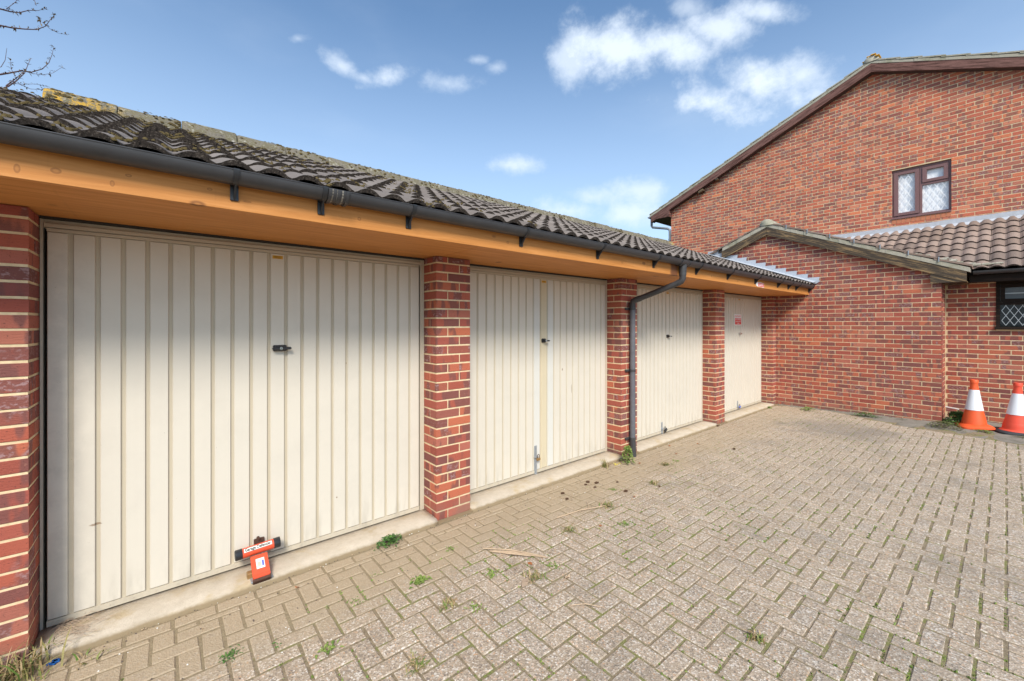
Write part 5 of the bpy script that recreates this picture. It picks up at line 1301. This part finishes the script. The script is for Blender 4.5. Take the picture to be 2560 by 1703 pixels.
# sprinkled small leaves and grit on the silt
def clod(loc, s_, label, group, mat='clod', name='clod', cat='clod'):
    s_ *= .75; m = MB(); n = 9; vs = []
    for (fr_, hh) in ((.6, 0), (1, .25), (.85, .6), (.4, .85), (.03, .9)):
        for q in range(n):
            a = 2*math.pi*q/n; k = R.uniform(.75, 1.2)*fr_*s_; vs.append((loc[0]+math.cos(a)*k*1.35, loc[1]+math.sin(a)*k, gz(loc[0], loc[1])+hh*s_*R.uniform(.8, 1.1)))
    m.add(vs, [(l*n+q, l*n+(q+1) % n, l*n+n+(q+1) % n, l*n+n+q) for l in range(4) for q in range(n)]); return tag(m.build(name, mat, None, True, loc=(loc[0], loc[1], 0)), label, cat, group)
for (x, y), s_, lab in (((2.86, -.27), .022, 'dark brown clod nearest the second threshold'), ((3.26, -.24), .024, 'dark clod at the back of the clod cluster'), ((3.19, -.27), .02, 'dark clod at the left of the clod cluster'), ((3.31, -.31), .026, 'largest dark clod at the right of the clod cluster'),
    ((3.21, -.37), .018, 'small dark clod at the front of the clod cluster'), ((2.80, -.38), .02, 'dark clod with straw left of the clod cluster'), ((3.49, -.43), .016, 'single dark clod right of the clod cluster'), ((3.36, -.62), .024, 'dark clod on top of the brown twigs'), ((3.72, -.76), .015, 'lone dark clod in mid paving'), ((5.56, -.72), .026, 'flat dark clod lying far along the third door'), ((6.62, -.05), .03, 'dark clod by the foot of the third full pier')):
    clod((x, y), s_, lab, 'dark clods scattered on the paving')
m = MB()                                            # brown leaf crumbs and bark round the clods
for cx_, cy_, n_, sp_ in ((3.22, -.31, 70, .10), (2.82, -.37, 40, .07), (3.34, -.63, 60, .09), (3.74, -.70, 40, .08), (4.34, -.46, 40, .10), (1.8, -.95, 70, .14), (2.9, -.66, 40, .10), (6.55, -.06, 25, .12), (1.25, -.13, 40, .07), (.2, -.05, 30, .2), (2.2, -.07, 60, .35), (5.4, -.1, 60, .5)):
    for i in range(n_):
        x, y = cx_+R.gauss(0, sp_), cy_+R.gauss(0, sp_*.6); a = R.uniform(0, 6.28); z = gz(x, y)+.003
        if y > -.052: continue
        leaf(m, Vector((x, y, z)), Vector((math.cos(a), math.sin(a), R.uniform(0, .3))), R.uniform(.006, .020), R.uniform(.002, .007), R.random(), .1, .1)
tag(m.build('leaf_litter', 'litter'), kind='stuff')
def twig(pts, r, label, name='stick', extra=()):
    m = MB(); m.tube(pts, r, 6)
    for e in extra: m.tube(e[0], e[1], 5)
    return tag(m.build(name, 'stick'), label, 'stick')
def splinter(p, q, w):
    return p, q, w
m = MB(); P0, P1 = Vector((1.70, -.60, .008)), Vector((2.02, -.99, .008))
for i in range(7):
    a = P0.lerp(P1, R.uniform(0, .45)); b = P0.lerp(P1, R.uniform(.55, 1)); o_ = Vector((R.gauss(0, .012), R.gauss(0, .012), R.uniform(0, .012)))
    m.tube([a+o_, a.lerp(b, .5)+o_*1.3+Vector((0, 0, .004)), b+o_*.6], [.003, R.uniform(.0025, .0048), .0015], 6)
m.tube([P0.lerp(P1, .1), Vector((1.80, -.58, .015))], .002, 5); m.tube([P0.lerp(P1, .3), Vector((1.66, -.74, .01))], .002, 5)
tag(m.build('dry_stick', 'stick'), 'pale splintered dry stick lying on the near paving', 'stick')
twig([(1.75, -1.37, .008), (1.82, -1.42, .012), (1.88, -1.50, .008)], .0025, 'thin straw curved across pavers in the lower middle')
twig([(2.46, -.58, .006), (2.70, -.62, .012), (2.95, -.70, .008)], .004, 'thin brown twig beside the dry grass weed', extra=[([(2.8, -.63, .01), (2.88, -.55, .015)], .0025), ([(2.9, -.68, .01), (3.05, -.62, .012)], .003)])
def flat_leaf(x, y, s_, rot, mat, label, group, name='dead_leaf'):
    m = MB(); z = gz(x, y)+.004; n = 8; vs = [Vector((x, y, z+.006))]
    for q in range(n):
        a = 2*math.pi*q/n; k = s_*(1 if q % 2 == 0 else .72)*R.uniform(.8, 1.2); px, py = math.cos(a)*k*1.5, math.sin(a)*k*.8; vs.append(Vector((x+px*math.cos(rot)-py*math.sin(rot), y+px*math.sin(rot)+py*math.cos(rot), z+R.uniform(0, .012))))
    m.add(vs, [(0, 1+q, 1+(q+1) % n) for q in range(n)]); m.prism([Vector((x-.001, y-.001, z-.004)), Vector((x+.001, y-.001, z-.004)), Vector((x, y+.001, z-.004))], Vector((0, 0, .004)))
    return tag(m.build(name, mat), label, 'leaf', group)
LV = 'dry leaves lying on the paving'
flat_leaf(1.69, -1.05, .035, .5, 'deadgrey', 'grey brown dead leaf below the dry stick', LV); flat_leaf(1.93, -1.18, .020, .2, 'stick', 'pale wood chip below the stick end', None, 'wood_chip')
for x, y, s_, lab in ((5.42, -.33, .018, 'orange dead leaf before the third threshold'), (5.05, -.12, .016, 'orange dead leaf against the third threshold edge'), (4.80, -.35, .014, 'small orange leaf beyond the downpipe'), (3.30, -.75, .014, 'rust coloured leaf scrap in mid paving'), (1.85, -.92, .016, 'orange brown leaf on pavers under the stick'), (4.15, -.26, .016, 'tan leaf before the downpipe weed'), (2.62, -.9, .012, 'small tan leaf in mid paving'), (.60, -.2, .012, 'small brown leaf on the silt below the security bar'), (1.0, .10, .016, 'brown leaf on the first threshold beside the door')):
    flat_leaf(x, y, s_, R.uniform(0, 3), 'deadleaf', lab, LV)
bpy.data.objects['dead_leaf'].location.z += 0
m = MB()
for i in range(9): 
    a = R.uniform(0, 6.28); x, y = -.41+R.gauss(0, .009), -.070+R.gauss(0, .006); m.cbox(x-.010, x+.010, y-.006, y+.006, .0, .008, .002, 0, 0, Matrix.Translation((x, y, 0)) @ Matrix.Rotation(a, 4, 'Z') @ Matrix.Translation((-x, -y, 0)))
tag(m.build('blue_scrap', 'blue'), 'crumpled scrap of blue material on the paving beside the grass tuft', 'scrap')
m = MB()                                            # nest of dead stalks in the corner of the first door
for i in range(60):
    x = -.44+R.uniform(-.06, .16)*R.random(); y = .10+R.uniform(-.10, .08); a = R.uniform(-.8, .8); L = R.uniform(.03, .10)
    m.tube([(x, y, .042+R.uniform(0, .012)), (x+math.cos(a)*L*.5, y+math.sin(a)*L*.5, .046+R.uniform(0, .02)), (x+math.cos(a)*L, y+math.sin(a)*L, .044)], .0011, 3, 0, False)
tag(m.build('dead_stalks', 'deadgrey'), 'tangle of dead stalks on the threshold in the near door corner', 'plant litter', None, 'stuff')
# grit crumbs on the silt in front of the doors
m = MB()
for i in range(900):
    x = R.uniform(-.4, 8.8); y = -.06-abs(R.gauss(0, .35)) if R.random() < .7 else -.045-abs(R.gauss(0, .012)); s_ = R.uniform(.0012, .0034)
    m.cbox(x-s_, x+s_, y-s_, y+s_, gz(x, y)+.0, gz(x, y)+s_*1.3, s_*.4, 0 if R.random() < .6 else (1 if R.random() < .5 else 2))
tag(m.build('grit', ['bark', 'stick', 'label']), kind='stuff')

# ------------------------------------------------------------------ tree behind the garages
tr = empty('bare_tree', (-3.6, 6.6, -.3), 'leafless budding tree behind the near end of the garage roof', 'tree')
m = MB(); m.tube([(-3.6, 6.6, -.4), (-3.58, 6.6, 1.2), (-3.5, 6.55, 2.8), (-3.45, 6.5, 4.4), (-3.4, 6.5, 6.2), (-3.35, 6.5, 8.0)], [.17, .15, .13, .10, .06, .02], 12); m.build('trunk', 'bark', tr, True)
tw = MB(); bd_ = MB()
def bud(p):
    for b in range(R.randint(2, 4)):
        d = Vector((R.gauss(0, 1), R.gauss(0, 1), R.gauss(.3, .8))).normalized(); leaf(bd_, p, d, R.uniform(.025, .06), R.uniform(.010, .021), R.random(), .2, .1)
def branch(pts, r0, r1, buds=True, dy=0.0):
    pts = [Vector(p) for p in pts]; n = len(pts); tw.tube(pts, [r0+(r1-r0)*i/(n-1) for i in range(n)], 5)
    if buds:
        for i in range(1, n):
            for t in (R.uniform(.1, .5), R.uniform(.5, 1)): bud(pts[i-1].lerp(pts[i], t))
        bud(pts[-1])
Y = 6.0
def B2(lst, y=Y): return [(a, y+.03*i, b) for i, (a, b) in enumerate(lst)]
branch([(-3.4, 6.5, 5.2), (-2.6, 6.2, 5.75), (-2.1, 6.05, 5.95)]+B2([(-1.79, 5.98), (-1.71, 6.0), (-1.63, 6.04), (-1.55, 6.13), (-1.46, 6.19), (-1.39, 6.27)]), .016, .0015)
branch([(-3.42, 6.5, 4.8), (-2.7, 6.2, 5.5), (-2.1, 6.05, 5.72)]+B2([(-1.79, 5.75), (-1.69, 5.78), (-1.58, 5.83), (-1.47, 5.89), (-1.39, 5.99), (-1.34, 6.14), (-1.31, 6.23)]), .016, .0015)
branch([(-3.45, 6.5, 4.2), (-2.7, 6.2, 4.85), (-2.1, 6.05, 5.0)]+B2([(-1.79, 5.07), (-1.72, 5.13), (-1.61, 5.22), (-1.52, 5.25), (-1.42, 5.35), (-1.36, 5.48), (-1.33, 5.64), (-1.32, 5.76)]), .016, .0012)
branch([(-3.45, 6.5, 3.6), (-2.6, 6.2, 4.3), (-2.0, 6.05, 4.7)]+B2([(-1.72, 4.93), (-1.65, 5.05), (-1.58, 5.2), (-1.55, 5.36), (-1.53, 5.46)]), .015, .0012)
branch(B2([(-1.74, 4.93), (-1.67, 5.06), (-1.59, 5.21)]), .008, .003); branch(B2([(-1.58, 5.2), (-1.5, 5.21), (-1.41, 5.24), (-1.31, 5.32), (-1.22, 5.46)]), .004, .0015)
branch(B2([(-1.95, 5.05), (-1.79, 5.19), (-1.76, 5.31), (-1.75, 5.5)]), .005, .002, False); branch(B2([(-1.70, 4.98), (-1.60, 5.02), (-1.48, 5.08), (-1.36, 5.10)]), .004, .0015)
branch(B2([(-1.62, 5.0), (-1.52, 4.98), (-1.42, 5.02), (-1.33, 5.04)]), .004, .0015); branch(B2([(-1.66, 5.1), (-1.70, 5.2), (-1.71, 5.32)]), .004, .0015); branch(B2([(-1.40, 5.98), (-1.33, 5.93), (-1.25, 5.92), (-1.17, 5.95)]), .003, .0012)
branch(B2([(-1.42, 5.95), (-1.43, 6.0), (-1.45, 6.05)]), .003, .0012); branch(B2([(-1.74, 6.0), (-1.66, 6.16), (-1.60, 6.33)]), .004, .0015); branch(B2([(-1.46, 6.19), (-1.49, 6.3), (-1.48, 6.4)]), .003, .0015)
for i in range(34):                                 # the rest of the crown, outside the picture
    z0 = R.uniform(3.4, 7.6); a = R.uniform(1.9, 5.2); l = R.uniform(.9, 1.7); p = Vector((-3.42, 6.5, z0)); d = Vector((math.cos(a), math.sin(a), R.uniform(.3, .8)))
    q = [p, p+d*l*.5+Vector((0, 0, .05)), p+d*l+Vector((0, 0, .2))]; branch(q, .02, .004, False)
    for b in range(3):
        s0 = q[1].lerp(q[2], R.random()); e = s0+Vector((R.gauss(0, .4), R.gauss(0, .4), R.uniform(.1, .6))); branch([s0, s0.lerp(e, .5)+Vector((0, 0, .05)), e], .006, .002)
tw.build('crown', 'twig', tr); bd_.build('buds', 'bud', tr)
